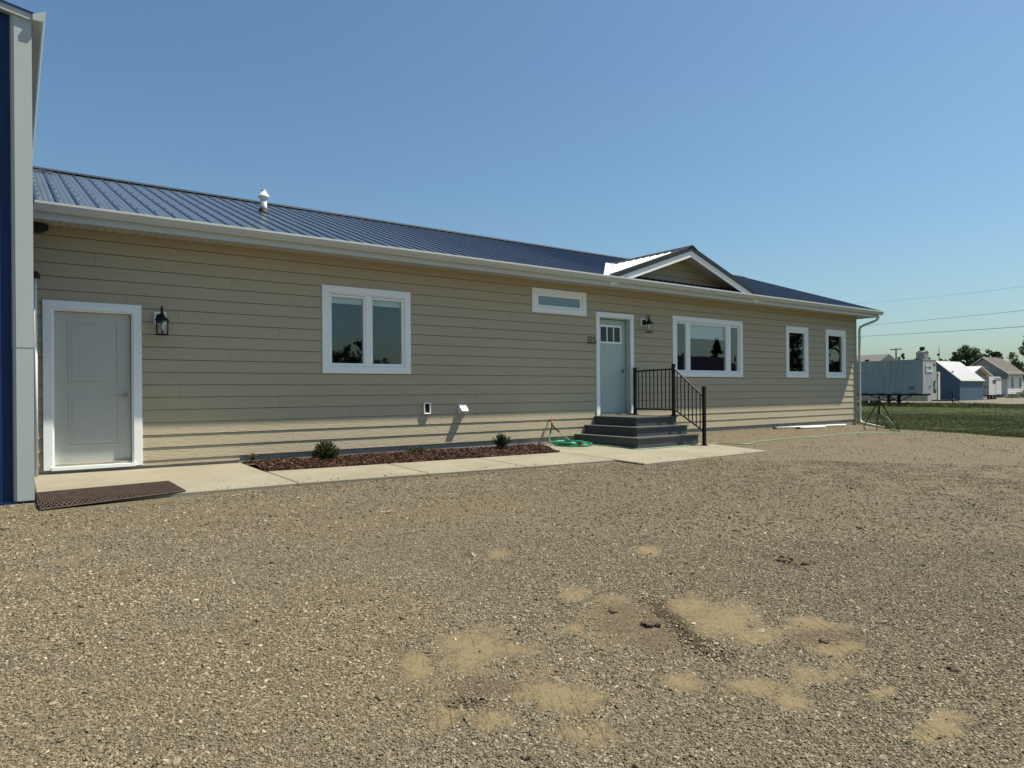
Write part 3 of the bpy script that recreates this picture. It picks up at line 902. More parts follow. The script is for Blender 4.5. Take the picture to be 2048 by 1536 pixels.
# a few dark furnishings that read through the panes
MB().box(8.57, 9.7, .8, .85, 2.4, 3.2).build('inner_panel', 'interior_stuff', wall_o)
MB().box(13.4, 15.4, 1.6, 2.4, .24, 1.15).box(17.3, 18.0, .9, 1.2, .24, 1.85).build('inner_furniture', 'interior_stuff', wall_o)

def door(key, casing_outer, recess, mat, zsill, label):
    o = OPEN[key]
    j = MB()
    j.box(o[0] + .0005, o[0] + .018, -.004, recess + .06, o[2], o[3] - .001)
    j.box(o[1] - .018, o[1] - .0005, -.004, recess + .06, o[2], o[3] - .001)
    j.box(o[0] + .018, o[1] - .018, -.004, recess + .06, o[3] - .019, o[3] - .001)
    d = j.build('door', 'door_right' if key == 'door_r' else 'vinyl', house)
    d['label'] = label
    casing(d, casing_outer[0], casing_outer[1], casing_outer[2], casing_outer[3], o, False)
    MB().box(o[0] - .02, o[1] + .02, -.045, recess + .05, zsill - .045, zsill).build('threshold', 'concrete' if key == 'door_r' else 'trim', d)
    return d, o
def panel_recess(m, x0, x1, z0, z1, y, d=.008, b=.03):
    # raised-and-fielded moulding drawn as real relief on the door face
    for (i0, i1, ya, yb_) in ((0, .012, 0, -d), (.012, .024, -d, 0), (b, b + .03, 0, -d * .6)):
        A = [(x0 + i0, z0 + i0), (x1 - i0, z0 + i0), (x1 - i0, z1 - i0), (x0 + i0, z1 - i0)]
        B = [(x0 + i1, z0 + i1), (x1 - i1, z0 + i1), (x1 - i1, z1 - i1), (x0 + i1, z1 - i1)]
        vs = [(p[0], y + ya, p[1]) for p in A] + [(p[0], y + yb_, p[1]) for p in B]
        m.add(vs, [(k, (k + 1) % 4, 4 + (k + 1) % 4, 4 + k) for k in range(4)])
    i1 = b + .03
    m.add([(x0 + i1, y - d * .6, z0 + i1), (x1 - i1, y - d * .6, z0 + i1), (x1 - i1, y - d * .6, z1 - i1), (x0 + i1, y - d * .6, z1 - i1)], [(0, 1, 2, 3)])
dl, o = door('door_l', (.323, 1.467, .165, 2.396), .07, 'door_left', .205, 'plain two panel service door')
dm = MB().box(.450, 1.338, .075, .118, .213, 2.262)
panel_recess(dm, .600, 1.19, 1.30, 2.12, .0745); panel_recess(dm, .600, 1.19, .46, 1.13, .0745)
leaf = dm.build('door_leaf', 'door_left', dl)
def lever(par, x, y, z, sgn=-1):
    m = MB().box(x - .033, x + .033, y - .008, y, z - .033, z + .033)
    m.tube([(x, y - .005, z), (x, y - .05, z), (x + sgn * .012, y - .058, z), (x + sgn * .115, y - .058, z)], .009, 8)
    return m.build('handle', 'nickel', par)
lever(leaf, 1.272, .0745, 1.145)
MB().box(1.339, 1.3435, .072, .118, .21, 2.264).build('reveal_shadow_strip', 'black_rubber', dl)  # black strip set in the door reveal to stand for its shadow
MB().box(.448, 1.3435, .072, .118, 2.2625, 2.266).build('reveal_shadow_strip', 'black_rubber', dl)
dr, o = door('door_r', (10.135, 11.28, .60, 2.862), .12, 'door_right', .648, 'front door with three small panes at the top')
dm = MB().box(10.255, 11.155, .125, .17, .655, 2.725)
panel_recess(dm, 10.37, 10.66, .80, 1.98, .1245, .006); panel_recess(dm, 10.75, 11.04, .80, 1.98, .1245, .006)
leaf = dm.build('door_leaf', 'door_right', dr)
fx0, fx1, fz0, fz1 = 10.335, 11.02, 2.195, 2.605
fr = MB(); ring(fr, fx0, fx1, fz0, fz1, .045, .105, .1245)
cell = (fx1 - fx0 - .09) / 3
for q in (1, 2): fr.bbox(fx0 + .045 + q * cell - .016, fx0 + .045 + q * cell + .016, .107, .1245, fz0 + .045, fz1 - .045)
lf = fr.build('lite_frame', 'vinyl', leaf)
for q in range(3):
    MB().box(fx0 + .045 + q * cell + .016 * (q > 0), fx0 + .045 + (q + 1) * cell - .016 * (q < 2), .114, .118, fz0 + .045, fz1 - .045).build('pane', 'far_glass', lf)
lever(leaf, 11.075, .1245, 1.60)
MB().box(11.155, 11.1605, .12, .17, .65, 2.73).build('reveal_shadow_strip', 'black_rubber', dr)  # black strip drawn as the dark reveal gap, like the service door
MB().box(10.253, 11.1605, .12, .17, 2.7255, 2.735).build('reveal_shadow_strip', 'black_rubber', dr)

# ------------------------------------------------------------------ house number
def text_mesh(txt, size, ext):
    cu = bpy.data.curves.new('txt', 'FONT'); cu.body = txt; cu.size = size; cu.extrude = ext; cu.resolution_u = 4
    ob = bpy.data.objects.new('txt', cu); COL.objects.link(ob)
    dg = bpy.context.evaluated_depsgraph_get(); dg.update()
    me = bpy.data.meshes.new_from_object(ob.evaluated_get(dg))
    bpy.data.objects.remove(ob); return me
hn = thing('house_number', 'thin black metal house number 125 left of the front door', 'house number')
def stroke(pts, name):
    MB().tube(smooth_path([(x, -.030, z) for x, z in pts], 5), .0068, 6).build(name, 'black_metal', hn)
bz = 2.185
stroke([(9.882, bz + .120), (9.897, bz + .128), (9.905, bz + .116), (9.906, bz + .06), (9.907, bz)], 'digit')
stroke([(9.947, bz + .108), (9.960, bz + .122), (9.983, bz + .122), (9.996, bz + .104), (9.992, bz + .075), (9.972, bz + .035), (9.956, bz + .002)], 'digit')
stroke([(10.098, bz + .122), (10.062, bz + .123), (10.046, bz + .118), (10.044, bz + .078), (10.066, bz + .076), (10.092, bz + .062), (10.098, bz + .032), (10.086, bz + .004)], 'digit')
MB().box(9.862, 10.125, -.034, -.022, bz - .010, bz + .006).build('bar', 'black_metal', hn)
MB().box(9.90, 9.912, -.024, -.001, bz - .006, bz + .002).box(10.08, 10.092, -.024, -.001, bz - .006, bz + .002).build('mount', 'black_metal', hn)
setloc(hn, (9.99, -.02, 2.18))

# ------------------------------------------------------------------ wall lanterns
def lantern(x, zt, label):
    t = thing('wall_lantern', label, 'wall lamp', 'black wall lanterns beside the doors')
    # zt: top of the scroll arm; lantern hangs in front of a white mounting block
    y = -.19
    MB().bbox(x - .078, x + .078, -.034, -.002, zt - .245, zt - .065).build('mounting_block', 'trim', t)
    MB().lathe([(.0, 0)], (0, 0, 0), 3) if False else None
    bp = MB().prism([(x - .055, zt - .20), (x - .055, zt - .13), (x - .03, zt - .10), (x + .03, zt - .10), (x + .055, zt - .13), (x + .055, zt - .20), (x + .03, zt - .23), (x - .03, zt - .23)], 'y', -.052, -.034)
    bp.build('backplate', 'black_metal', t)
    arm = [(x, -.05, zt - .155), (x, -.085, zt - .15), (x, -.11, zt - .10), (x, -.12, zt - .05), (x, -.145, zt - .012), (x, -.18, zt - .006), (x, -.21, zt - .03), (x, -.212, zt - .06), (x, -.19, zt - .075), (x, -.175, zt - .055)]
    MB().tube(smooth_path(arm, 5), .0085, 8).build('scroll_arm', 'black_metal', t, True)
    zc = zt - .40                                            # base of the cage
    def hexp(r_, z_): return [(x + r_ * math.cos(math.pi / 3 * k + .26), y + r_ * math.sin(math.pi / 3 * k + .26), z_) for k in range(6)]
    m = MB()
    lv = [hexp(.012, zc + .325), hexp(.020, zc + .30), hexp(.030, zc + .285), hexp(.036, zc + .262), hexp(.052, zc + .245), hexp(.100, zc + .208), hexp(.102, zc + .196), hexp(.085, zc + .190)]
    vs = [p for r_ in lv for p in r_]
    m.add(vs, [(i * 6 + k, i * 6 + (k + 1) % 6, (i + 1) * 6 + (k + 1) % 6, (i + 1) * 6 + k) for i in range(len(lv) - 1) for k in range(6)] + [tuple(range(6))[::-1], tuple(range(42, 48))])
    m.build('roof_cap', 'black_metal', t)
    MB().tube([(x, y, zc + .32), (x, y, zc + .345)], .008, 6).build('finial', 'black_metal', t)
    b = MB(); vs = hexp(.088, zc - .006) + hexp(.094, zc + .004) + hexp(.080, zc + .012)
    b.add(vs, [(i * 6 + k, i * 6 + (k + 1) % 6, (i + 1) * 6 + (k + 1) % 6, (i + 1) * 6 + k) for i in range(2) for k in range(6)] + [tuple(range(6))[::-1], tuple(range(12, 18))])
    b.build('base_ring', 'black_metal', t)
    lo, hi = hexp(.078, zc + .008), hexp(.082, zc + .195)
    for k in range(6):
        MB().tube([lo[k], hi[k]], .0048, 6).build('cage_bar', 'black_metal', t)
        a, bb, c, d = Vector(lo[k]), Vector(lo[(k + 1) % 6]), Vector(hi[(k + 1) % 6]), Vector(hi[k])
        MB().add([a, bb, c, d], [(0, 1, 2, 3)]).build('glass_pane', 'lamp_glass', t)
    MB().lathe([(.011, .0), (.013, .02), (.026, .045), (.031, .075), (.026, .10), (.008, .115)], (x, y, zc + .055), 12).build('bulb', 'bulb', t, True)
    MB().tube([(x, y, zc + .01), (x, y, zc + .06)], .014, 8).build('socket', 'black_metal', t)
    setloc(t, (x, 0, zc))
lantern(1.700, 2.385, 'black wall lantern on white block beside the service door')
lantern(11.595, 2.865, 'black wall lantern on white block right of the front door')

# ------------------------------------------------------------------ small wall fittings
v = thing('louvre_vent', 'small white framed vent with dark opening low on the wall', 'vent')
fr = MB(); ring(fr, 5.915, 6.053, .762, .965, .020, -.048, -.002); fr.build('frame', 'vinyl', v)
MB().box(5.935, 6.033, -.012, -.006, .782, .945).build('backing', 'black_rubber', v)
for q in range(5): MB().add([(5.937, -.030, .80 + q * .03), (6.031, -.030, .80 + q * .03), (6.031, -.014, .815 + q * .03), (5.937, -.014, .815 + q * .03)], [(0, 1, 2, 3)]).build('slat', 'black_metal', v)
setloc(v, (5.984, 0, .762))
v = thing('dryer_vent', 'white sloped dryer vent hood low on the tan wall', 'vent')
MB().box(6.645, 6.815, -.020, -.002, .755, .925).build('flange', 'vinyl', v)
hv = MB(); hx0, hx1 = 6.662, 6.798
hv.add([(hx0, -.02, .918), (hx1, -.02, .918), (hx1, -.125, .815), (hx0, -.125, .815), (hx0, -.125, .795), (hx1, -.125, .795), (hx0, -.02, .765), (hx1, -.02, .765), (hx0, -.06, .765), (hx1, -.06, .765)],
       [(0, 3, 2, 1), (3, 4, 5, 2), (0, 6, 8, 4, 3), (1, 2, 5, 9, 7)])
hv.build('hood', 'vinyl', v)
MB().box(hx0 + .006, hx1 - .006, -.05, -.046, .772, .87).build('flap', 'grey_block', v)
setloc(v, (6.73, 0, .755))
v = thing('soffit_camera', 'black camera tucked under the eave by the blue building', 'camera')
MB().prism([(.245, 3.25), (.31, 3.25), (.385, 3.29), (.40, 3.33), (.375, 3.355), (.245, 3.355)], 'y', -.13, -.03).build('housing', 'black_rubber', v)
MB().box(.26, .34, -.03, -.004, 3.29, 3.35).build('bracket', 'black_metal', v)
setloc(v, (.3, 0, 3.25))
v = thing('standpipe', 'white upright pipe with black cap in the corner by the service door', 'pipe')
MB().tube([(.243, -.20, .10), (.243, -.20, 2.66)], .024, 10).build('pipe', 'pvc', v, True)
MB().lathe([(.034, 0), (.052, .0), (.052, .02), (.046, .055), (.03, .08), (.008, .09)], (.250, -.20, 2.64), 12).build('cap', 'black_rubber', v, True)
setloc(v, (.243, -.2, .11))
v = thing('roof_vent_pipe', 'white vent pipe with conical cap and black boot on the roof', 'vent pipe')
vx, vy = 3.89, 2.50; vz = EZ + SL * (vy - EY)
MB().lathe([(.060, -.06), (.060, .27)], (vx, vy, vz), 16).build('pipe', 'pvc', v, True)
MB().lathe([(.064, .235), (.102, .285), (.102, .305), (.050, .385), (.044, .385), (.044, .43), (.001, .43)], (vx, vy, vz), 16).build('cap', 'pvc', v)
MB().lathe([(.13, -.05), (.10, .0), (.085, .05), (.075, .075), (.062, .08)], (vx, vy, vz), 14).build('boot', 'black_rubber', v, True)
setloc(v, (vx, vy, vz))

# ------------------------------------------------------------------ entry steps and railing
st = thing('entry_steps', 'dark grey composite entry steps wrapping around below the front door', 'steps')
gz0 = .055; LZ = .618; RI = (LZ - .075) / 3
lev = [(9.50, -1.80, LZ - 2 * RI), (9.78, -1.52, LZ - RI), (10.06, -1.235, LZ)]
XR = 11.31
for i, (xa, ya, zt) in enumerate(lev):
    zb = zs(xa, ya) - .01 if i == 0 else lev[i - 1][2] - .03
    MB().box(xa + .02, xa + .04, ya + .022, -.006, zb, zt - .0255).build('riser', 'decking', st)
    MB().box(xa + .041, XR - .02, ya + .022, ya + .042, zb, zt - .0255).build('riser', 'decking', st)
    MB().box(XR - .019, XR - .002, ya + .043, -.006, zb, zt - .0255).build('side_panel', 'decking', st)
    if i < 2:
        nxa, nya = lev[i + 1][0], lev[i + 1][1]
        # two boards on the left run, two on the front run
        for q in range(2):
            a = xa + q * .146
            MB().box(a, a + .142, ya + q * .146, -.008, zt - .025, zt).build('tread', 'decking', st)
        for q in range(2):
            b = ya + q * .146
            MB().box(xa + q * .146 + .1435, XR, b, b + .142, zt - .0252, zt - .0003).build('tread', 'decking', st)
    else:
        MB().box(xa, xa + .142, ya, -.008, zt - .025, zt).build('deck_board', 'decking', st)
        b = ya
        while b < -.05:
            e = min(b + .142, -.008)
            MB().box(xa + .1435, XR, b, e, zt - .0252, zt - .0003).build('deck_board', 'decking', st)
            b += .146
setloc(st, (10.4, -.9, .06))
ra = thing('stair_railing', 'black metal railing on the right side of the entry steps', 'railing')
PX = 11.225
zp3 = zs(PX, -1.98)
posts = [(-.10, LZ, LZ + 1.03), (-1.20, LZ, LZ + 1.075), (-1.98, zp3, zp3 + 1.17)]
for (py, za, zb) in posts:
    p = MB().box(PX - .028, PX + .028, py - .028, py + .028, za, zb).build('post', 'black_metal', ra)
    MB().box(PX - .06, PX + .06, py - .06, py + .06, za, za + .012).box(PX - .038, PX + .038, py - .038, py + .038, za + .012, za + .03).build('base_plate', 'black_metal', p)
    MB().add([(PX - .034, py - .034, zb), (PX + .034, py - .034, zb), (PX + .034, py + .034, zb), (PX - .034, py + .034, zb), (PX - .034, py - .034, zb + .012), (PX + .034, py - .034, zb + .012), (PX + .034, py + .034, zb + .012), (PX - .034, py + .034, zb + .012), (PX, py, zb + .026)],
             [(0, 3, 2, 1), (0, 1, 5, 4), (1, 2, 6, 5), (2, 3, 7, 6), (3, 0, 4, 7), (4, 5, 8), (5, 6, 8), (6, 7, 8), (7, 4, 8)]).build('post_cap', 'black_metal', p)
def rail(y0, z0, y1, z1, h=.030, wd=.036):
    MB().add([(PX - wd / 2, y0, z0 - h / 2), (PX + wd / 2, y0, z0 - h / 2), (PX + wd / 2, y0, z0 + h / 2), (PX - wd / 2, y0, z0 + h / 2), (PX - wd / 2, y1, z1 - h / 2), (PX + wd / 2, y1, z1 - h / 2), (PX + wd / 2, y1, z1 + h / 2), (PX - wd / 2, y1, z1 + h / 2)],
             [(0, 1, 2, 3), (4, 7, 6, 5), (0, 4, 5, 1), (1, 5, 6, 2), (2, 6, 7, 3), (3, 7, 4, 0)]).build('rail', 'black_metal', ra)
t0, b0 = LZ + .965, LZ + .13
rail(-.13, t0, -1.17, t0 + .02); rail(-.13, b0, -1.17, b0)
for q in range(9):
    y = -.10 - 1.10 * (q + 1) / 10
    MB().box(PX - .008, PX + .008, y - .008, y + .008, b0 + .015, t0 + .0).build('baluster', 'black_metal', ra)
tA, tB = LZ + .98, zp3 + 1.00; bA, bB = LZ + .13, zp3 + .30
rail(-1.23, tA, -1.95, tB); rail(-1.23, bA, -1.95, bB)
for q in range(7):
    f = (q + 1) / 8; y = -1.20 - .78 * f
    MB().box(PX - .008, PX + .008, y - .008, y + .008, bA + (bB - bA) * f, tA + (tB - tA) * f).build('baluster', 'black_metal', ra)
setloc(ra, (PX, -1.0, LZ))

# ------------------------------------------------------------------ tap, hoses
ft = thing('outdoor_tap', 'brass wall tap with black two way splitter above the coiled hose', 'tap')
MB().tube([(8.81, -.005, .55), (8.81, -.07, .548), (8.81, -.10, .53), (8.81, -.105, .50)], .014, 8).build('spout', 'copper', ft, True)
MB().lathe([(.012, 0), (.032, .004), (.032, .014), (.012, .018)], (8.81, -.075, .57), 10).build('tap_wheel', 'copper', ft)
MB().tube([(8.81, -.105, .505), (8.81, -.108, .455)], .018, 8).build('collar', 'black_rubber', ft)
MB().tube([(8.81, -.108, .46), (8.78, -.125, .40), (8.765, -.13, .375)], .017, 8).tube([(8.81, -.108, .46), (8.86, -.12, .42), (8.90, -.13, .385)], .017, 8).build('splitter', 'black_rubber', ft)
setloc(ft, (8.81, -.01, .53))
coilc = Vector((8.98, -.50))
def hz(x, y): return float(zs(x, y)) + .012
h1 = []
h1 += [Vector((8.765, -.13, .375)), Vector((8.72, -.15, .30)), Vector((8.66, -.19, .20)), Vector((8.65, -.26, .13)), Vector((8.68, -.40, .10))]
for i in range(int(7.3 * 14)):
    a = 3.0 + i / 14 * 2 * math.pi
    rr = .30 + .055 * math.sin(i * .31 + 1) + .03 * math.sin(i * .113)
    cx = coilc.x + .02 * math.sin(i * .05); cy = coilc.y + .03 * math.sin(i * .071)
    x = cx + rr * 1.0 * math.cos(a); y = cy + rr * 1.12 * math.sin(a)
    h1.append(Vector((x, y, hz(x, y) + .0085 * (i / 14) + .006 * math.sin(i * .9))))
gh = thing('coiled_hose', 'green garden hose coiled on the concrete left of the steps', 'hose')
MB().tube(h1, .0125, 7).build('hose', 'hose_green', gh, True)
e = h1[-1]; e2 = h1[-4]
dv = (e - e2).normalized()
MB().tube([e, e + dv * .11], .021, 8).build('sleeve', 'black_rubber', gh)
MB().tube([e + dv * .11, e + dv * .16], .018, 8).build('coupling', 'brass', gh)
MB().tube([(8.768, -.13, .39), (8.735, -.145, .32)], .019, 8).build('sleeve', 'black_rubber', gh)
setloc(gh, (8.98, -.5, .08))
P2 = [(8.90, -.13, .385), (8.96, -.19, .31), (9.06, -.28, .20), (9.14, -.34, .12), (9.22, -.45), (9.33, -.85), (9.40, -1.3), (9.43, -1.72), (9.50, -1.88), (9.75, -1.93), (10.3, -1.90), (10.8, -1.88), (11.2, -1.88), (11.55, -1.86), (11.8, -1.78), (11.95, -1.66), (12.08, -1.72), (12.15, -1.86), (12.35, -2.12), (12.6, -2.12), (13.0, -1.93), (13.5, -1.93), (14.05, -1.84), (14.6, -1.86), (15.0, -1.80), (15.5, -1.93), (16.0, -1.86), (16.6, -1.78), (17.2, -1.82), (17.9, -1.84), (18.5, -2.2), (18.75, -2.42), (19.1, -2.2), (19.5, -1.75)]
pts = []
for p in P2:
    if len(p) == 3: pts.append(p)
    else:
        on = p[0] < 11.5
        pts.append((p[0], p[1], (float(zs(*p)) if on else float(zg(*p))) + .014))
gh2 = thing('trailing_hose', 'pale green hose trailing past the steps across the gravel to the tripod', 'hose')
MB().tube(smooth_path(pts, 6), .0095, 7).build('hose', 'hose_pale', gh2, True)
MB().tube([(8.897, -.13, .39), (8.945, -.175, .33)], .019, 8).build('sleeve', 'black_rubber', gh2)
setloc(gh2, (12.3, -2, .04))

# ------------------------------------------------------------------ tripod sprinkler, pipes
tp = thing('tripod_sprinkler', 'dark green tripod sprinkler standing at the lawn edge past the corner', 'sprinkler')
tc = Vector((19.55, -1.45)); tz = float(zg(tc.x, tc.y))
apex = Vector((tc.x, tc.y, tz + .84))
for (fx, fy) in ((20.62, -.48), (18.95, -1.66), (19.15, -2.18)):
    f = Vector((fx, fy, float(zg(fx, fy))))
    l = MB().tube([apex, apex.lerp(f, .5)], .017, 6).tube([apex.lerp(f, .46), f], .013, 6).build('leg', 'tripod_green', tp)
    c = apex.lerp(f, .47); MB().tube([c, apex.lerp(f, .51)], .02, 6).build('clamp', 'black_rubber', l)
MB().tube([apex - Vector((0, 0, .42)), apex + Vector((0, 0, .06))], .015, 8).build('riser_pipe', 'tripod_green', tp)
MB().tube([apex + Vector((0, 0, .06)), apex + Vector((0, 0, .09))], .03, 8).tube([apex + Vector((-.05, 0, .09)), apex + Vector((.09, .02, .12))], .014, 6).build('sprinkler_head', 'tripod_green', tp)
MB().tube(smooth_path([apex - Vector((0, 0, .40)), apex + Vector((.0, -.08, -.50)), (19.47, -1.62, tz + .22), (19.42, -1.82, tz + .02)], 6), .010, 6).build('feed_hose', 'tripod_green', tp)
MB().tube(smooth_path([apex - Vector((0, 0, .38)), apex + Vector((.06, -.14, -.46)), (19.48, -1.75, tz + .3), (19.40, -2.0, tz + .05), (19.5, -1.75, tz + .015)], 6), .011, 6).build('feed_hose', 'hose_pale', tp)
setloc(tp, (tc.x, tc.y, tz))
def pvc(a, b, lab):
    z0 = float(zg(*a)) + .028; z1 = float(zg(*b)) + .028
    t = thing('plastic_pipe', lab, 'pipe', 'white pipes on the gravel by the wall')
    MB().tube([(a[0], a[1], z0), (b[0], b[1], z1)], .026, 10).build('tube', 'pvc', t, True)
    d = (Vector((b[0], b[1], z1)) - Vector((a[0], a[1], z0))).normalized()
    MB().tube([Vector((a[0], a[1], z0)) - d * .004, Vector((a[0], a[1], z0)) + d * .12], .029, 10).build('end_sleeve', 'black_rubber', t)
    setloc(t, (a[0], a[1], z0 - .026))
pvc((16.35, -.22), (20.2, -.14), 'long white plastic pipe lying against the foundation')
pvc((17.15, -.42), (18.6, -.40), 'short white plastic pipe lying in front of the long one')

# ------------------------------------------------------------------ scraper mat
mt = thing('scraper_mat', 'rusty expanded metal scraper mat in front of the service door', 'mat')
FL, FR_, BR, BL = Vector((.215, -2.68, 0)), Vector((1.55, -2.50, 0)), Vector((1.53, -1.60, 0)), Vector((.212, -1.77, 0))
def mp(u, v_, h=0):
    p = (FL * (1 - u) + FR_ * u) * (1 - v_) + (BL * (1 - u) + BR * u) * v_
    return Vector((p.x, p.y, float(zs(p.x, p.y)) - .25 * max(0, -2.50 - p.y) + .009 + h))
for a, b in (((0, 0), (1, 0)), ((1, 0), (1, 1)), ((1, 1), (0, 1)), ((0, 1), (0, 0))):
    p, q = mp(*a), mp(*b); MB().tube([p, p.lerp(q, .33), p.lerp(q, .66), q], .008, 5).build('frame_bar', 'rust', mt)
lat = MB()
nu, nv = 30, 11
def strip(u0, v0, u1, v1):
    a, b = mp(u0, v0), mp(u1, v1)
    d = (b - a).normalized(); s_ = d.cross(Vector((0, 0, 1))) * .0050; h = Vector((0, 0, .007))
    lat.add([a - s_ - h, a + s_ - h, b + s_ - h, b - s_ - h, a - s_ + h, a + s_ + h, b + s_ + h, b - s_ + h], [(4, 5, 6, 7), (0, 1, 5, 4), (2, 3, 7, 6), (1, 2, 6, 5), (3, 0, 4, 7)])
for j in range(nv):
    for i in range(nu):
        u0, u1, um = i / nu, (i + 1) / nu, (i + .5) / nu
        v0, v1, vm = j / nv, (j + 1) / nv, (j + .5) / nv
        strip(u0, vm, um, v1); strip(um, v1, u1, vm); strip(u0, vm, um, v0); strip(um, v0, u1, vm)
tag(lat.build('grating', 'rust', mt), kind='stuff')
MB().add([mp(.003, .004, -.0065), mp(.997, .004, -.0065), mp(.997, .996, -.0065), mp(.003, .996, -.0065)], [(0, 1, 2, 3)]).build('packed_dirt', 'black_rubber', mt)
setloc(mt, (.88, -2.15, .08))

# ------------------------------------------------------------------ shrubs
def shrub(x, y, h, w_, n, mat, label, upright, seed, name='shrub'):
    r_ = random.Random(seed)
    z = bed_z(x, y)
    t = thing(name, label, 'shrub')
    m = MB(); m.a = []
    stem = MB()
    for i in range(n):
        az = r_.uniform(0, 6.28); el = math.asin(r_.uniform(.02, 1.0)) if not upright else r_.uniform(.5, 1.5)
        L = r_.uniform(.72, 1.05) if upright else r_.uniform(.86, 1.02)
        tip = Vector((math.cos(az) * math.cos(el) * w_ * L, math.sin(az) * math.cos(el) * w_ * L, .05 + math.sin(el) * (h - .05) * L))
        b0_ = Vector((x, y, z)); b1 = b0_ + tip
        mid = b0_ + tip * .5 + Vector((0, 0, .02))
        if i % 3 == 0: stem.tube([b0_, mid, b1], [.005, .004, .002], 4)
        for k in range(34):
            f = r_.uniform(.35, 1.04)
            c = b0_.lerp(b1, f)
            d = (tip.normalized() * .8 + Vector((r_.gauss(0, .6), r_.gauss(0, .6), r_.gauss(0, .5)))).normalized()
            ln = r_.uniform(.022, .045); wd = d.cross(Vector((r_.gauss(0, 1), r_.gauss(0, 1), r_.gauss(0, 1)))).normalized() * r_.uniform(.003, .0055)
            m.add([c - wd, c + wd, c + d * ln], [(0, 1, 2)])
            lv_ = min(1, max(0, .15 + .6 * f * f + r_.gauss(0, .15))) if False else r_.random()
            m.a.extend([lv_] * 3)
    m.build('foliage', mat, t); stem.build('stem', 'bark', t)
    setloc(t, (x, y, z))
shrub(3.93, -.50, .30, .215, 230, 'leaf_shrub', 'round dark green shrub nearest the service door in the mulch', False, 3)
shrub(7.12, -.72, .26, .23, 110, 'leaf_conifer', 'spiky dark evergreen shrub at the hose end of the mulch bed', True, 5)
shrub(5.52, -.47, .09, .20, 40, 'leaf_dry', 'small pale dried plant midway along the mulch bed', False, 8, 'ground_plant')
shrub(2.93, -.16, .13, .07, 24, 'leaf_dry', 'small wispy plant at the door end of the mulch bed', True, 9, 'ground_plant')

# ------------------------------------------------------------------ tall blue metal building on the left
bb = thing('metal_building', 'tall blue metal building with white corner trim at the left edge', 'building')
BX, BYF = .185, -2.08
bw = MB().box(-8, BX - .05, BYF + .03, 14, -.5, 5.05)
bw.prism([(-8, 5.05), (BX - .05, 5.05), (-3.9, 5.75)], 'y', BYF + .03, 13.9)
bw_o = bw.build('wall', 'blue_metal', bb)
bm_ = MB(); W = .9144
prof = []
for q in range(3):
    c = q * .3048
    prof += [(c, 0), (c + .012, -.028), (c + .045, -.028), (c + .057, 0), (c + .14, 0), (c + .15, -.006), (c + .17, -.006), (c + .18, 0)]
prof.append((W, 0))
n = len(prof)
for zz in (.04, 5.06):
    for (u, h) in prof: bm_.v.append((u, BYF + .028 + h, zz))
for i in range(n - 1): bm_.f.append((i, i + 1, n + i + 1, n + i))
first = None
for i in range(8):
    x = BX - .20 - (i + 1) * W + .06
    if first is None:
        first = bm_.build('wall_panel', 'blue_metal', bw_o); first.location.x = x
    else: inst(first, 'wall_panel', bw_o, (x, 0, 0))
# corner trim in two lapped lengths
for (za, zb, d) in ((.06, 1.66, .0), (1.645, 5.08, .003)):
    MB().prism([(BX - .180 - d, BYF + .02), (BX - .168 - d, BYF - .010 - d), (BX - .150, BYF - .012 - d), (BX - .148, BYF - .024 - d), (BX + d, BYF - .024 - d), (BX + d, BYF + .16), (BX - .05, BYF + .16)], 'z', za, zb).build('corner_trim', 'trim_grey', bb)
MB().box(-8, BX - .004, BYF - .018, BYF + .03, -.02, .055).build('base_trim', 'blue_metal', bb)
# side wall, white rake trim, gutter
MB().box(BX - .05, BX - .012, BYF + .17, 13.9, .0, 5.04).build('side_wall', 'blue_metal', bb)
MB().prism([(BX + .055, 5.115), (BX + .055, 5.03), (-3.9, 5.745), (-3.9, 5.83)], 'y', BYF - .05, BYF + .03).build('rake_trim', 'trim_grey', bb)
MB().prism([(BX + .05, 5.118), (BX + .05, 5.10), (-3.9, 5.80), (-8, 5.1), (-8, 5.12), (-3.9, 5.833)], 'y', BYF - .06, 14.1).build('roof', 'blue_metal', bb)
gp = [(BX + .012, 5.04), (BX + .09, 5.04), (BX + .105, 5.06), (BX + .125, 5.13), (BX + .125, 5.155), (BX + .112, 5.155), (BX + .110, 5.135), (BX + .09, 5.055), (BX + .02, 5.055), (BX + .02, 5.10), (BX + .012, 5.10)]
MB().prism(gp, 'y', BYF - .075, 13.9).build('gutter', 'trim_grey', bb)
MB().prism([(BX + .012, 5.04), (BX + .09, 5.04), (BX + .125, 5.13), (BX + .125, 5.155), (BX + .012, 5.10)], 'y', BYF - .079, BYF - .0755).build('gutter_end', 'trim_grey', bb)
setloc(bb, (-3.9, 6, 0))

# ------------------------------------------------------------------ lawn
lawn = MB()
lx = [20.02, 20.6, 21.3, 22.5, 24, 27, 31, 36, 42, 49, 68]; 
LV = []
ly = np.concatenate([np.linspace(-60, -8, 14), np.linspace(-7, 30, 60)])
for yy in ly:
    for j, x in enumerate(lx):
        xx = x
        if j == 0:
            xx = 20.05 + .10 * math.sin(yy * 2.1) + .06 * math.sin(yy * 5.3)
            if yy > -1.4: xx = 20.05 + min(1.6, (yy + 1.4) * 1.1)
        if j == 1: xx = max(xx, (20.65 if yy < -1.4 else 20.65 + min(1.4, (yy + 1.4) * .9)))
        if j == 2: xx = max(xx, (21.35 if yy < -1.4 else 21.35 + min(1.0, (yy + 1.4) * .6)))
        if j == len(lx) - 1: xx = 68 + .8 * math.sin(yy * .6)
        LV.append((xx, yy, float(zg(xx, yy)) + .006 + (.02 if j else 0)))
n_ = len(lx)
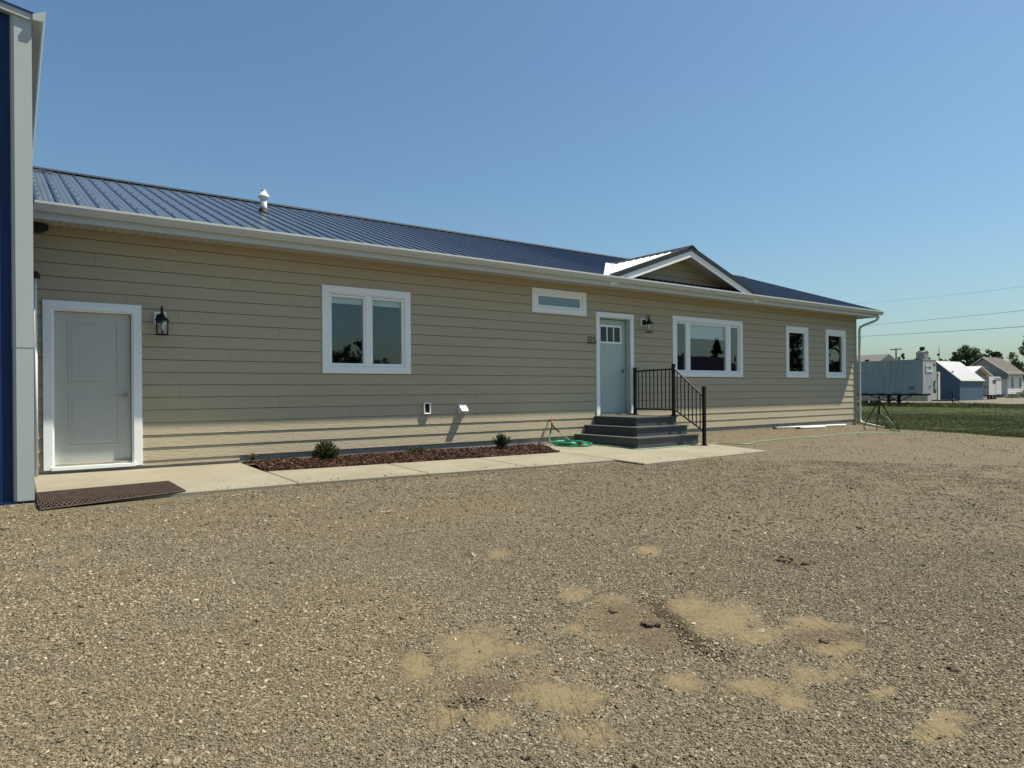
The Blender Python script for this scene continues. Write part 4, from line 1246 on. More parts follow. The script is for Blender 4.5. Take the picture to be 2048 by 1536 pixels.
lawn.add(LV, [(j * n_ + i, j * n_ + i + 1, (j + 1) * n_ + i + 1, (j + 1) * n_ + i) for j in range(len(ly) - 1) for i in range(n_ - 1)])
struct(lawn.build('lawn', 'lawn_ground', None, True))
lane = MB()
LV = []
for x in (66.0, 70, 76, 90, 120, 160):
    for yy in (-80, -20, 0, 20, 40, 70): LV.append((x, yy, float(zg(x, yy)) + .004))
lane.add(LV, [(i * 6 + j, (i + 1) * 6 + j, (i + 1) * 6 + j + 1, i * 6 + j + 1) for i in range(5) for j in range(5)])
struct(lane.build('dirt_lane', 'dirt_lane'))
field = MB()
FV = []
for x in (159, 260, 500, 1400):
    for yy in (-700, -100, 0, 60, 200, 900): FV.append((x, yy, float(zg(x, yy)) + .02))
field.add(FV, [(i * 6 + j, (i + 1) * 6 + j, (i + 1) * 6 + j + 1, i * 6 + j + 1) for i in range(3) for j in range(5)])
struct(field.build('field', 'lawn_ground'))

# ---- geometry-nodes scatter of stones and grass tufts over explicit points
def scatter(name, pts, scl, mat, builder, label, cat, flat=(1, 1, 1), tilt=.5, seed=0):
    me = bpy.data.meshes.new(name)
    me.vertices.add(len(pts)); me.vertices.foreach_set('co', np.asarray(pts, np.float32).ravel())
    me.attributes.new('scl', 'FLOAT', 'POINT').data.foreach_set('value', np.asarray(scl, np.float32))
    r_ = np.random.default_rng(seed)
    rot = np.stack([r_.normal(0, tilt, len(pts)), r_.normal(0, tilt, len(pts)), r_.uniform(0, 6.283, len(pts))], 1)
    me.attributes.new('rot', 'FLOAT_VECTOR', 'POINT').data.foreach_set('vector', rot.astype(np.float32).ravel())
    var = r_.integers(0, 5, len(pts))
    me.attributes.new('var', 'INT', 'POINT').data.foreach_set('value', var.astype(np.int32))
    me.materials.append(MATS[mat])
    ob = bpy.data.objects.new(name, me); COL.objects.link(ob)
    ng = bpy.data.node_groups.new(name, 'GeometryNodeTree')
    ng.interface.new_socket('Geometry', in_out='INPUT', socket_type='NodeSocketGeometry')
    ng.interface.new_socket('Geometry', in_out='OUTPUT', socket_type='NodeSocketGeometry')
    N = ng.nodes; Lk = ng.links
    gi = N.new('NodeGroupInput'); go = N.new('NodeGroupOutput')
    g2i = N.new('GeometryNodeGeometryToInstance')
    for k in range(5): Lk.new(builder(N, Lk, k, MATS[mat]), g2i.inputs[0])
    iop = N.new('GeometryNodeInstanceOnPoints')
    def attr(nm, ty):
        a = N.new('GeometryNodeInputNamedAttribute'); a.data_type = ty; a.inputs['Name'].default_value = nm
        return a.outputs[0]
    Lk.new(gi.outputs[0], iop.inputs['Points']); Lk.new(g2i.outputs[0], iop.inputs['Instance'])
    iop.inputs['Pick Instance'].default_value = True
    Lk.new(attr('var', 'INT'), iop.inputs['Instance Index'])
    Lk.new(attr('rot', 'FLOAT_VECTOR'), iop.inputs['Rotation'])
    vm = N.new('ShaderNodeVectorMath'); vm.operation = 'SCALE'; vm.inputs[0].default_value = flat
    Lk.new(attr('scl', 'FLOAT'), vm.inputs['Scale']); Lk.new(vm.outputs[0], iop.inputs['Scale'])
    Lk.new(iop.outputs[0], go.inputs[0])
    md = ob.modifiers.new('scatter', 'NODES'); md.node_group = ng
    return tag(ob, label, cat, kind='stuff')
def pebble_geo(N, Lk, k, mat):
    ico = N.new('GeometryNodeMeshIcoSphere'); ico.inputs['Radius'].default_value = 1.0; ico.inputs['Subdivisions'].default_value = 2
    sp_ = N.new('GeometryNodeSetPosition')
    ps = N.new('GeometryNodeInputPosition')
    nz = N.new('ShaderNodeTexNoise'); nz.noise_dimensions = '4D'; nz.inputs['W'].default_value = 3.7 * k + 1; nz.inputs['Scale'].default_value = 1.1; nz.inputs['Detail'].default_value = 2
    Lk.new(ps.outputs[0], nz.inputs['Vector'])
    sub = N.new('ShaderNodeVectorMath'); sub.operation = 'SUBTRACT'; sub.inputs[1].default_value = (.5, .5, .5); Lk.new(nz.outputs['Color'], sub.inputs[0])
    sc_ = N.new('ShaderNodeVectorMath'); sc_.operation = 'MULTIPLY'; sc_.inputs[1].default_value = (1.7, 1.7, 1.5); Lk.new(sub.outputs[0], sc_.inputs[0])
    Lk.new(ico.outputs['Mesh'], sp_.inputs['Geometry']); Lk.new(sc_.outputs[0], sp_.inputs['Offset'])
    tr = N.new('GeometryNodeTransform'); tr.inputs['Scale'].default_value = [(1, .72, .5), (1.25, .7, .42), (.9, .85, .55), (1.1, .6, .55), (.95, .8, .4)][k]
    Lk.new(sp_.outputs[0], tr.inputs['Geometry'])
    sm = N.new('GeometryNodeSetMaterial'); sm.inputs['Material'].default_value = mat
    Lk.new(tr.outputs[0], sm.inputs[0]); return sm.outputs[0]

def in_slab(x, y):
    a = (x > .15) & (x < 7.9) & (y > -2.50 - .062 * np.clip(x - 2.8, 0, 6))
    b = (x >= 7.9) & (x < 11.6) & (y > -3.44)
    return a | b
def frustum_pts(n, z0, z1, p=1.0):
    # uniform over the ground wedge the lens can see (with a margin so that a step aside still shows stones)
    zc = np.sqrt(nrng.uniform(z0 * z0, z1 * z1, n)); lat = nrng.uniform(-.92, .86, n) * zc + nrng.uniform(-.6, .6, n)
    x = zc * fwd.x + lat * rgt.x; y = -10.77 + zc * fwd.y + lat * rgt.y
    return x, y
PX_, PY_, PS_ = [], [], []
for (n, z0, z1, s0, sv) in ((300000, 1.5, 6.0, .0050, .33), (110000, 6.0, 11.5, .0072, .33), (26000, 11.5, 21, .0085, .3), (1300, 1.5, 9, .012, .28), (150, 1.6, 9, .021, .25)):
    x, y = frustum_pts(n, z0, z1)
    s_ = s0 * np.exp(nrng.normal(0, sv, n))
    ok = ~in_slab(x, y) & (y < -.05) & (x < 19.95) & ~((x < .2) & (y > -2.12)) & ~((x > .15) & (x < 1.62) & (y > -2.80))
    d = dirt(x, y)
    d = d + .10 * wob(x * 1.3, y * 1.3, 60); keep = nrng.uniform(0, 1, n) > np.maximum(np.clip((d - .34) / .38, 0, 1) * .92, np.clip((brown(x, y) - .25) / .4, 0, 1) * .75)
    ok &= keep
    PX_.append(x[ok]); PY_.append(y[ok]); PS_.append(s_[ok])
ex = nrng.uniform(1.7, 11.3, 420); ey = np.where(ex < 7.9, -2.50 - .062 * np.clip(ex - 2.8, 0, 6), -3.40) + np.abs(nrng.normal(0, .16, 420))
es = .0055 * np.exp(nrng.normal(0, .35, 420)); okk = ~((ex > 9.4) & (ey > -1.95))
NSL = int(okk.sum())
PX_.append(ex[okk]); PY_.append(ey[okk]); PS_.append(es[okk])
x = np.concatenate(PX_); y = np.concatenate(PY_); s_ = np.concatenate(PS_)
z = zg(x, y) + .010 * wob(x, y, 1.7) * (y < -2.9) + .004 * wob(x, y, 9) * (y < -3.6) + s_ * .18
z[-NSL:] = zs(x[-NSL:], y[-NSL:]) + s_[-NSL:] * .25
scatter('gravel', np.stack([x, y, z], 1), s_, 'pebble', pebble_geo, 'tan and grey crushed gravel covering the yard', 'gravel', tilt=.35, seed=4)

def tuft_geo(N, Lk, k, mat):
    me_r = random.Random(k + 40)
    jn = N.new('GeometryNodeJoinGeometry')
    for q in range(7):
        cone = N.new('GeometryNodeMeshCone'); cone.inputs['Vertices'].default_value = 3
        cone.inputs['Radius Bottom'].default_value = .07; cone.inputs['Radius Top'].default_value = .0; cone.inputs['Depth'].default_value = 1.0
        tr = N.new('GeometryNodeTransform')
        tr.inputs['Translation'].default_value = (me_r.uniform(-.4, .4), me_r.uniform(-.4, .4), -.05)
        tr.inputs['Rotation'].default_value = (me_r.uniform(-.7, .7), me_r.uniform(-.7, .7), me_r.uniform(0, 6))
        tr.inputs['Scale'].default_value = (1, .5, me_r.uniform(.6, 1.2))
        Lk.new(cone.outputs['Mesh'], tr.inputs['Geometry']); Lk.new(tr.outputs[0], jn.inputs[0])
    sm = N.new('GeometryNodeSetMaterial'); sm.inputs['Material'].default_value = mat
    Lk.new(jn.outputs[0], sm.inputs[0]); return sm.outputs[0]
n = 75000
zc = 14.5 + 44 * nrng.uniform(0, 1, n) ** 1.6; lat = nrng.uniform(.40, .86, n) * zc
x = zc * fwd.x + lat * rgt.x; y = -10.77 + zc * fwd.y + lat * rgt.y
edge = np.where(y > -1.4, 20.1 + np.clip((y + 1.4) * 1.1, 0, 1.6), 20.05 + .10 * np.sin(y * 2.1))
ok = (x > edge + nrng.normal(0, .07, n)) & (x < 67) & ~((x < 21.6) & (y > 0))
x, y, zc = x[ok], y[ok], zc[ok]
patch = wob(x, y, .8)
s_ = (.035 + .03 * nrng.uniform(0, 1, len(x)) + .015 * np.clip(patch, -1, 1)) * (1 + .5 * np.exp(-np.abs(x - 20.2) / .3))
s_ = np.where((x > 52) , s_ * 1.5, s_)
scatter('grass', np.stack([x, y, zg(x, y) + .02], 1), s_, 'grass_blade', tuft_geo, 'short patchy green grass of the lawn beyond the house', 'grass', tilt=.15, seed=6)
# tall weeds under the parked trailers
n = 7000
x = nrng.normal(56.3, 1.1, n); y = nrng.uniform(8.5, 30, n)
s_ = .14 + .26 * nrng.uniform(0, 1, n) ** 2
scatter('weeds', np.stack([x, y, zg(x, y) + .03], 1), s_, 'grass_blade', tuft_geo, 'tall dark weeds growing under the parked trailer', 'weeds', tilt=.15, seed=9)

# dirt clods and odd larger stones lying on the gravel
def clod(x, y, r_, seed, name, mat, label):
    rr = random.Random(seed); m = MB(); c = Vector((x, y, float(zg(x, y)) + r_ * .35))
    for q in range(4):
        oc = c + Vector((rr.gauss(0, r_ * .8), rr.gauss(0, r_ * .5), rr.uniform(-.2, .3) * r_))
        s0 = r_ * rr.uniform(.4, .85)
        prof = [(0.01, -.8), (.75, -.55), (1.0, 0), (.8, .5), (.3, .85), (.01, .9)]
        o_ = len(m.v); nn = 8
        for (pr, pz) in prof:
            for k in range(nn):
                a = 6.283 * k / nn; j = 1 + rr.uniform(-.22, .22)
                m.v.append((oc.x + pr * s0 * j * math.cos(a) * 1.3, oc.y + pr * s0 * j * math.sin(a), oc.z + pz * s0 * .6 * j))
        for i in range(len(prof) - 1):
            for k in range(nn): m.f.append((o_ + i * nn + k, o_ + i * nn + (k + 1) % nn, o_ + (i + 1) * nn + (k + 1) % nn, o_ + (i + 1) * nn + k))
    tag(m.build(name, mat), label, 'clod' if name == 'dirt_clod' else 'stone')
clod(4.87, -7.70, .045, 1, 'dirt_clod', 'clod', 'dark dirt clod on the gravel apart from the sandy patches')
clod(4.98, -7.86, .03, 2, 'dirt_clod', 'clod', 'small dark dirt clod right of the isolated larger one')
clod(2.94, -8.06, .035, 3, 'dirt_clod', 'clod', 'dark dirt clod at the edge of the biggest sandy patch')
clod(3.81, -9.30, .028, 4, 'dirt_clod', 'clod', 'small dirt clod near the right edge of the gravel foreground')
clod(2.94, -7.79, .018, 5, 'dirt_clod', 'clod', 'tiny dirt clod behind the biggest sandy patch')

# ------------------------------------------------------------------ trees
def tree(name, x, y, h, rx, rz, label, mat='leaf_mid', seed=1, n=2600, leaf=.16, clumps=46, trunk=.22, base=None, group=None, conifer=False, zb=None):
    r_ = random.Random(seed)
    z0 = float(zg(x, y)) if zb is None else zb
    t = thing(name, label, 'tree', group)
    m = MB(); m.a = []
    tk = MB()
    top = Vector((x, y, z0 + h))
    cz = z0 + h - rz
    tk.tube([(x, y, z0 - .2), (x + .05 * rx, y, z0 + h * .35), (x, y + .03 * rx, z0 + h * .8)], [trunk, trunk * .75, trunk * .25], 7)
    cs = []
    for i in range(clumps):
        if conifer:
            f = r_.random() ** .75; rr = rx * (1 - f) * r_.uniform(.35, 1.0) + .1; a = r_.uniform(0, 6.283)
            c = Vector((x + rr * math.cos(a), y + rr * math.sin(a), z0 + h * (.08 + .90 * f))); cr = rx * .22 * (1.1 - f) + .12
        else:
            a = r_.uniform(0, 6.283); q = r_.uniform(-1, 1); s0 = math.sqrt(1 - q * q); R_ = r_.uniform(.45, 1.0) ** .6
            c = Vector((x + rx * R_ * s0 * math.cos(a), y + rx * R_ * s0 * math.sin(a), cz + rz * R_ * q)); cr = r_.uniform(.16, .30) * rx
            if i % 4 == 0:
                b = Vector((x, y, z0 + h * r_.uniform(.3, .55)))
                tk.tube([b, b.lerp(c, .5) + Vector((0, 0, .1)), c], [trunk * .3, trunk * .18, trunk * .06], 5)
        cs.append((c, cr, r_.random()))
    for i in range(n):
        c, cr, lv_ = cs[i % clumps]
        d = Vector((r_.gauss(0, 1), r_.gauss(0, 1), r_.gauss(0, .8))); d.normalize()
        p = c + d * cr * r_.uniform(.3, 1.12)
        nrm = (d + Vector((r_.gauss(0, .6), r_.gauss(0, .6), r_.gauss(0, .6)))).normalized()
        u = nrm.cross(Vector((r_.gauss(0, 1), r_.gauss(0, 1), r_.gauss(0, 1)))).normalized(); v_ = nrm.cross(u)
        s0 = leaf * r_.uniform(.6, 1.3)
        m.add([p - u * s0, p + v_ * s0 * .6, p + u * s0, p - v_ * s0 * .6], [(0, 1, 2, 3)])
        m.a.extend([min(1, max(0, .25 + .5 * lv_ + r_.gauss(0, .15)))] * 4)
    m.build('crown', mat, t); tk.build('trunk', 'bark', t)
    setloc(t, (x, y, z0)); return t
GT = 'trees beyond the parked trailers'
tree('broadleaf_tree', 192, 59.4, 12.4, 3.5, 5.0, 'large dark tree behind the blue shed', 'leaf_dark', 21, 9000, .30, 110, .4, group=GT)
tree('broadleaf_tree', 203, 57.6, 11.0, 2.6, 3.2, 'smaller loose tree right of the large dark one behind the grey roofed house', 'leaf_mid', 22, 3600, .26, 50, .3, group=GT)
tree('broadleaf_tree', 198, 58.8, 10.2, 2.0, 3.2, 'narrow tree between the two larger trees behind the grey roofed house', 'leaf_mid', 23, 2200, .26, 36, .3, group=GT)
tree('broadleaf_tree', 134, 28.6, 9.6, 3.4, 4.0, 'airy tree with open branches at the right edge of the picture', 'leaf_dark', 24, 3000, .20, 34, .3, group=GT)
tree('broadleaf_tree', 139, 29.0, 5.6, 2.8, 2.6, 'low dense tree under the airy one at the right edge', 'leaf_dark', 25, 2000, .22, 34, .25, group=GT)
tree('spruce_tree', 137, 50.1, 8.2, 1.0, 4.0, 'small pointed evergreen just above the trailer roof', 'leaf_conifer', 26, 1200, .18, 40, .15, group=GT, conifer=True)
for i, (xx, yy, hh, lab) in enumerate([(215, 78.5, 10.6, 'rounded far tree just right of the grey rooftop cooler'), (219, 76, 10.0, 'rounded far tree left of the thin mast'), (222, 73.5, 9.3, 'low far tree behind the thin mast'), (140, 48.6, 6.4, 'low bushy far tree beside the pointed evergreen')]):
    tree('far_tree', xx, yy, hh, 2.6, 2.8, lab, 'leaf_dark', 30 + i, 1100, .32, 22, .25, group=GT)
def bush(name, x, y, h, rx, lab, seed, mat='leaf_mid', n=900, leaf=.09):
    r_ = random.Random(seed); z0 = float(zg(x, y))
    t = thing(name, lab, 'bush'); m = MB(); m.a = []
    for i in range(n):
        a = r_.uniform(0, 6.283); q = r_.random(); R_ = r_.uniform(.6, 1.05)
        p = Vector((x + rx * R_ * math.sqrt(1 - q * q) * math.cos(a), y + rx * R_ * math.sqrt(1 - q * q) * math.sin(a), z0 + h * R_ * q))
        u = Vector((r_.gauss(0, 1), r_.gauss(0, 1), r_.gauss(0, 1))).normalized(); v_ = u.orthogonal().normalized(); s0 = leaf * r_.uniform(.6, 1.4)
        m.add([p - u * s0, p + v_ * s0 * .6, p + u * s0, p - v_ * s0 * .6], [(0, 1, 2, 3)]); m.a.extend([r_.random()] * 4)
    st_ = MB()
    for k in range(5):
        a = 1.256 * k; st_.tube([(x, y, z0 - .05), (x + rx * .5 * math.cos(a), y + rx * .5 * math.sin(a), z0 + h * .7)], [.03, .01], 5)
    m.build('foliage', mat, t); st_.build('stem', 'bark', t); setloc(t, (x, y, z0))
bush('bush', 113.5, 23.6, .95, 1.3, 'dark bush in front of the white sided house at the right edge', 51, 'leaf_dark')
bush('bush', 110.8, 24.3, .6, .9, 'low bush left of the dark bush by the white sided house', 52, 'leaf_dark', 500)
# trees and a neighbour across the yard, behind the viewer: they show in the window panes
GB = 'trees across the yard mirrored in the windows'
for i, (xx, yy, hh, rr) in enumerate([(38, -95, 8.0, 4.5), (44, -92, 10.0, 4.0), (50, -98, 7.4, 4.2), (57, -96, 7.0, 4.5), (88, -62, 7.2, 3.6), (80, -40, 12.5, 4.6), (88, -43, 13.5, 5.0), (97, -41, 12.5, 5.2), (108, -66, 8.4, 3.2)]):
    tree('yard_tree', xx, yy, hh, rr, hh * .42, ['broad tree', 'tallest tree', 'low tree', 'end tree', 'lone tree', 'near tree', 'tall near tree', 'last near tree', 'far tree'][i] + ' across the yard behind the viewer, mirrored in the window panes', 'leaf_dark', 70 + i, 2200, .34, 40, .3, group=GB)
tree('spruce_tree', 104.5, -68, 11.2, 3.0, 5, 'pointed spruce across the yard behind the viewer, mirrored in the picture window', 'leaf_conifer', 90, 1600, .3, 46, .2, conifer=True)
nb = thing('neighbour_house', 'dark low house across the yard behind the viewer, mirrored in the picture window', 'house')
MB().box(66, 80, -54, -45, -.7, 3.6).build('wall', 'neighbour_wall', nb)
MB().prism([(-55, 3.55), (-44, 3.55), (-49.5, 5.8)], 'x', 65.5, 80.5).build('roof', 'neighbour_wall', nb)
MB().box(70, 72, -45.02, -44.97, .8, 2.2).build('window', 'far_glass', nb); MB().box(75, 76, -45.02, -44.97, -.4, 1.8).build('door', 'trim', nb)
setloc(nb, (73, -49.5, -.45))

# ------------------------------------------------------------------ parked trailers
def wheel(par, x, y, z, r_, wdt, axis='x'):
    m = MB(); n_ = 20; prof = [(r_ * .62, -.5), (r_ * .94, -.5), (r_, -.38), (r_, .38), (r_ * .94, .5), (r_ * .62, .5)]
    for (pr, q) in prof:
        for k in range(n_):
            a = 6.283 * k / n_
            if axis == 'x': m.v.append((x + q * wdt, y + pr * math.cos(a), z + pr * math.sin(a)))
            else: m.v.append((x + pr * math.cos(a), y + q * wdt, z + pr * math.sin(a)))
    for i in range(len(prof) - 1):
        for k in range(n_): m.f.append((i * n_ + k, i * n_ + (k + 1) % n_, (i + 1) * n_ + (k + 1) % n_, (i + 1) * n_ + k))
    w_ = m.build('wheel', 'tyre', par)
    h = MB()
    if axis == 'x': h.tube([(x - wdt * .3, y, z), (x + wdt * .3, y, z)], r_ * .62, 14)
    else: h.tube([(x, y - wdt * .3, z), (x, y + wdt * .3, z)], r_ * .62, 14)
    h.build('rim', 'trailer_alu', w_); return w_
tg = -.22
tr = thing('box_trailer', 'large grey box semi trailer parked beyond the house corner', 'trailer')
TX0, TX1, TY0, TY1, TZ0, TZ1 = 56.0, 58.45, 12.7, 26.5, .76, 3.40
MB().box(TX0 + .02, TX1 - .02, TY0 + .02, TY1, TZ0 + .14, TZ1 - .06).build('body', 'trailer_alu', tr)
q = TY0 + .03
while q < TY1 - .3:                                          # side skins
    e = min(q + 1.22, TY1)
    MB().box(TX0, TX0 + .019, q + .002, e - .002, TZ0 + .14, TZ1 - .06).build('side_panel', 'trailer_alu', tr); q += 1.22
for k in range(3):
    a = TX0 + .06 + k * .78
    MB().box(a, a + .765, TY0, TY0 + .019, TZ0 + .14, TZ1 - .08).build('front_panel', 'trailer_alu', tr)
MB().box(TX0 - .015, TX1 + .015, TY0 - .02, TY1, TZ1 - .06, TZ1).build('top_rail', 'trailer_alu', tr)
MB().box(TX0 - .012, TX1 + .012, TY0 - .012, TY1, TZ0, TZ0 + .135).build('bottom_rail', 'trailer_alu', tr)
for k in range(9): MB().box(TX0 - .016, TX0 - .0125, TY0 + .35 + k * 1.25, TY0 + 1.0 + k * 1.25, TZ0 + .03, TZ0 + .075).build('marker_strip', 'chassis', tr)
MB().box(TX0 + .1, TX1 - .1, TY0 + .4, TY1, TZ0 - .14, TZ0 - .004).build('chassis_frame', 'chassis', tr)
for sx in (TX0 + .35, TX1 - .35):
    lg = MB().box(sx - .07, sx + .07, TY0 + 2.55, TY0 + 2.75, tg, TZ0 - .1).box(sx - .16, sx + .16, TY0 + 2.5, TY0 + 2.8, tg - .02, tg + .04)
    lg.tube([(sx, TY0 + 1.6, TZ0 - .1), (sx, TY0 + 2.6, tg + .35)], .035, 6).tube([(sx, TY0 + 4.2, TZ0 - .1), (sx, TY0 + 2.7, tg + .35)], .035, 6)
    lg.build('landing_leg', 'chassis', tr)
MB().box(TX0 + .45, TX1 - .45, TY0 + 2.62, TY0 + 2.68, tg + .4, tg + .48).tube([(TX0 + .35, TY0 + 2.65, TZ0 - .1), (TX1 - .35, TY0 + 2.65, tg + .2)], .03, 6).build('leg_brace', 'chassis', tr)
for yy in (TY1 - 2.6, TY1 - 1.4):
    for xx in (TX0 + .25, TX1 - .25): wheel(tr, xx, yy, tg + .5, .5, .45)
sg = MB().box(56.55, 57.65, TY0 - .035, TY0 - .021, 2.42, 3.02).build('sign', 'sign_white', tr)
for (a, b, c, d) in ((56.80, 57.45, 2.91, 2.945), (56.62, 57.55, 2.75, 2.83), (56.70, 57.50, 2.68, 2.72), (56.80, 57.42, 2.59, 2.62), (56.64, 56.80, 2.53, 2.55)):
    MB().box(a, b, TY0 - .038, TY0 - .0352, c, d).build('lettering', 'ink', sg)
MB().box(57.86, 58.32, TY0 - .03, TY0 - .021, 3.0, 3.18).build('placard', 'orange_mark', tr)
for k, zz in enumerate((1.68, 1.45, 1.12, .92)):
    o_ = MB().tube(smooth_path([(58.10 + .16 * math.cos(a), TY0 - .03, zz + .09 * math.sin(a)) for a in np.linspace(.3 + k, 4.6 + k, 6)], 3), .032, 5).build('lettering', 'ink', tr)
MB().tube([(57.15, TY0 - .03, 1.45), (57.22, TY0 - .03, 1.25), (57.28, TY0 - .03, 1.30)], .02, 4).build('lettering', 'ink', tr)
o_ = MB()
o_.tube([(55.99, 13.62, 1.35), (55.99, 13.62, 1.1), (55.99, 13.34, 1.1), (55.99, 13.34, 1.28), (55.99, 13.46, 1.34), (55.99, 13.5, 1.2)], .028, 5)
o_.build('lettering', 'ink', tr)
cl = MB().box(TX0 + .25, TX0 + .55, TY0 + .3, TY0 + .7, TZ1, TZ1 + .08).build('roof_clutter', 'chassis', tr)
setloc(tr, (57.2, 19, tg))
t2 = thing('cargo_trailer', 'low pale cargo trailer parked behind the box trailer', 'trailer')
MB().box(62.02, 64.3, 14.05, 24, .10, 2.52).build('body', 'camper_cream', t2)
q = 14.06
while q < 23.8:
    MB().box(62.0, 62.019, q, q + 1.20, .14, 2.46).build('side_panel', 'camper_cream', t2); q += 1.21
MB().box(61.985, 64.32, 14.02, 24.02, 2.52, 2.58).build('top_rail', 'camper_white', t2)
MB().box(63.9, 64.31, 14.0, 14.049, .1, 2.52).build('corner_cap', 'camper_white', t2)
MB().box(63.75, 64.1, 13.98, 13.999, 2.26, 2.38).build('marker_lamp', 'orange_mark', t2)
for yy in (18.6, 19.5): wheel(t2, 62.3, yy, tg + .36, .36, .25)
MB().box(62.8, 63.5, 12.4, 14.05, .10, .20).tube([(63.15, 12.6, tg), (63.15, 12.6, .75)], .05, 6).box(63.05, 63.25, 12.5, 12.7, .7, .86).tube([(63.15, 12.6, .35), (63.6, 12.0, tg)], .035, 5).tube([(63.15, 12.6, .35), (62.8, 12.2, tg)], .035, 5).build('hitch', 'chassis', t2)
setloc(t2, (63, 19, tg)); t2.location.y += .78

# ------------------------------------------------------------------ blue shed
sh = thing('blue_shed', 'blue shed with steep white metal roof beyond the lawn', 'shed')
SX0, SX1, SY0, SYR, SZE, SZR = 85.0, 91.5, 21.0, 23.45, 2.10, 4.26
MB().prism([(SY0, tg - .1), (2 * SYR - SY0, tg - .1), (2 * SYR - SY0, SZE), (SYR, SZR - .05), (SY0, SZE)], 'x', SX0, SX1).build('wall', 'shed_blue', sh)
rf = MB().prism([(SY0 - .16, SZE - .13), (SYR, SZR), (2 * SYR - SY0 + .16, SZE - .13), (2 * SYR - SY0 + .16, SZE - .07), (SYR, SZR + .06), (SY0 - .16, SZE - .07)], 'x', SX0 - .12, SX1 + .15).build('roof', 'shed_white_roof', sh)
sl_ = (SZR - SZE + .13) / (SYR - SY0 + .16)
a = SX0 - .05
while a < SX1 + .15:
    MB().add([(a, SY0 - .165, SZE - .068), (a + .045, SY0 - .165, SZE - .068), (a + .045, SYR, SZR + .062), (a, SYR, SZR + .062), (a + .01, SY0 - .175, SZE - .03), (a + .035, SY0 - .175, SZE - .03), (a + .035, SYR, SZR + .095), (a + .01, SYR, SZR + .095)],
             [(4, 5, 6, 7), (0, 4, 7, 3), (1, 2, 6, 5), (0, 1, 5, 4)]).build('roof_rib', 'shed_white_roof', rf)
    a += .56
MB().tube([(SX0 + .4, SY0 + .95, SZE + .9), (SX0 + .1, SY0 + .7, SZE + .95)], .07, 6).build('yard_light', 'chassis', sh)
setloc(sh, (88, SYR, tg))
ms = thing('mast', 'thin metal mast rising behind the blue shed roof', 'mast')
MB().tube([(94.26, 26.78, tg), (94.26, 26.78, 5.4), (94.26, 26.78, 6.7)], [.06, .05, .015], 6).build('pole', 'wood_pole', ms)
MB().box(94.1, 94.3, 26.7, 26.95, 5.3, 5.55).build('fitting', 'chassis', ms)
setloc(ms, (94.26, 26.78, tg))

# ------------------------------------------------------------------ camper
cm = thing('camper', 'small white camper trailer parked right of the blue shed', 'camper')
MB().prism([(95, .34), (98.9, .34), (98.9, 2.2), (98.55, 2.56), (95, 2.56)], 'y', 21.6, 24.0).build('body', 'camper_white', cm)
MB().box(94.975, 94.999, 21.62, 23.98, .36, 2.54).build('end_panel', 'camper_cream', cm)
MB().box(94.96, 94.974, 22.0, 22.14, 1.9, 2.2).box(94.96, 94.974, 21.75, 22.1, 1.26, 1.36).box(94.96, 94.974, 22.1, 22.3, .95, 1.0).build('end_fittings', 'chassis', cm)
MB().box(96.15, 97.05, 21.575, 21.599, 1.72, 2.16).build('window', 'far_glass', cm)
MB().box(97.07, 98.78, 21.57, 21.599, .44, 2.30).build('door', 'camper_white', cm)
MB().box(97.0, 98.82, 21.50, 21.599, 2.31, 2.37).build('awning_rail', 'grey_block', cm)
MB().box(95.0, 98.9, 21.7, 23.9, .20, .33).box(94.4, 95.4, 22.5, 23.2, .12, .2).build('chassis_frame', 'chassis', cm)
for xx in (96.3, 97.2): wheel(cm, xx, 21.75, tg + .36, .36, .24, 'y')
wheel(cm, 95.35, 21.75, tg + .3, .3, .2, 'y')
setloc(cm, (97, 22.8, tg))

# ------------------------------------------------------------------ white-sided house, garage, far roof
wh = thing('farmhouse', 'white sided house with brown roof and grey green gable at the right edge', 'house')
HX0, HX1, HY0, HYR, HZE, HZR = 118.0, 124.3, 27.1, 30.13, 3.35, 5.72
hw = MB().prism([(HY0, tg), (2 * HYR - HY0, tg), (2 * HYR - HY0, HZE), (HYR, HZR - .05), (HY0, HZE)], 'x', HX0, HX1).build('wall', 'house_green', wh)
z = .30
while z < HZE - .05:
    MB().add([(HX0 + .02, HY0 - .035, z), (HX1 - .02, HY0 - .035, z), (HX1 - .02, HY0 - .005, z + .25), (HX0 + .02, HY0 - .005, z + .25), (HX0 + .02, HY0 - .005, z), (HX1 - .02, HY0 - .005, z)], [(0, 1, 2, 3), (0, 4, 5, 1)]).build('siding_board', 'house_white', hw)
    z += .25
MB().box(HX0 - .03, HX0 - .004, HY0 - .02, HY0 + 1.15, .25, 2.5).build('corner_boards', 'house_white', hw)
MB().prism([(HY0 - .45, HZE - .30), (HYR, HZR), (2 * HYR - HY0 + .45, HZE - .30), (2 * HYR - HY0 + .45, HZE - .18), (HYR, HZR + .14), (HY0 - .45, HZE - .18)], 'x', HX0 - .4, HX1 + .4).build('roof', 'shingle_brown', wh)
MB().prism([(HY0 - .47, HZE - .31), (HYR, HZR - .01), (2 * HYR - HY0 + .47, HZE - .31), (2 * HYR - HY0 + .47, HZE - .19), (HYR, HZR + .13), (HY0 - .47, HZE - .19)], 'x', HX0 - .46, HX0 - .402).build('rake_board', 'house_white', wh)
for yy in (29.9, 30.75): 
    w_ = MB().box(HX0 - .03, HX0 - .002, yy - .30, yy + .30, 3.2, 4.3).build('window', 'house_white', wh)
    MB().box(HX0 - .045, HX0 - .031, yy - .23, yy + .23, 3.28, 4.22).build('pane', 'far_glass', w_)
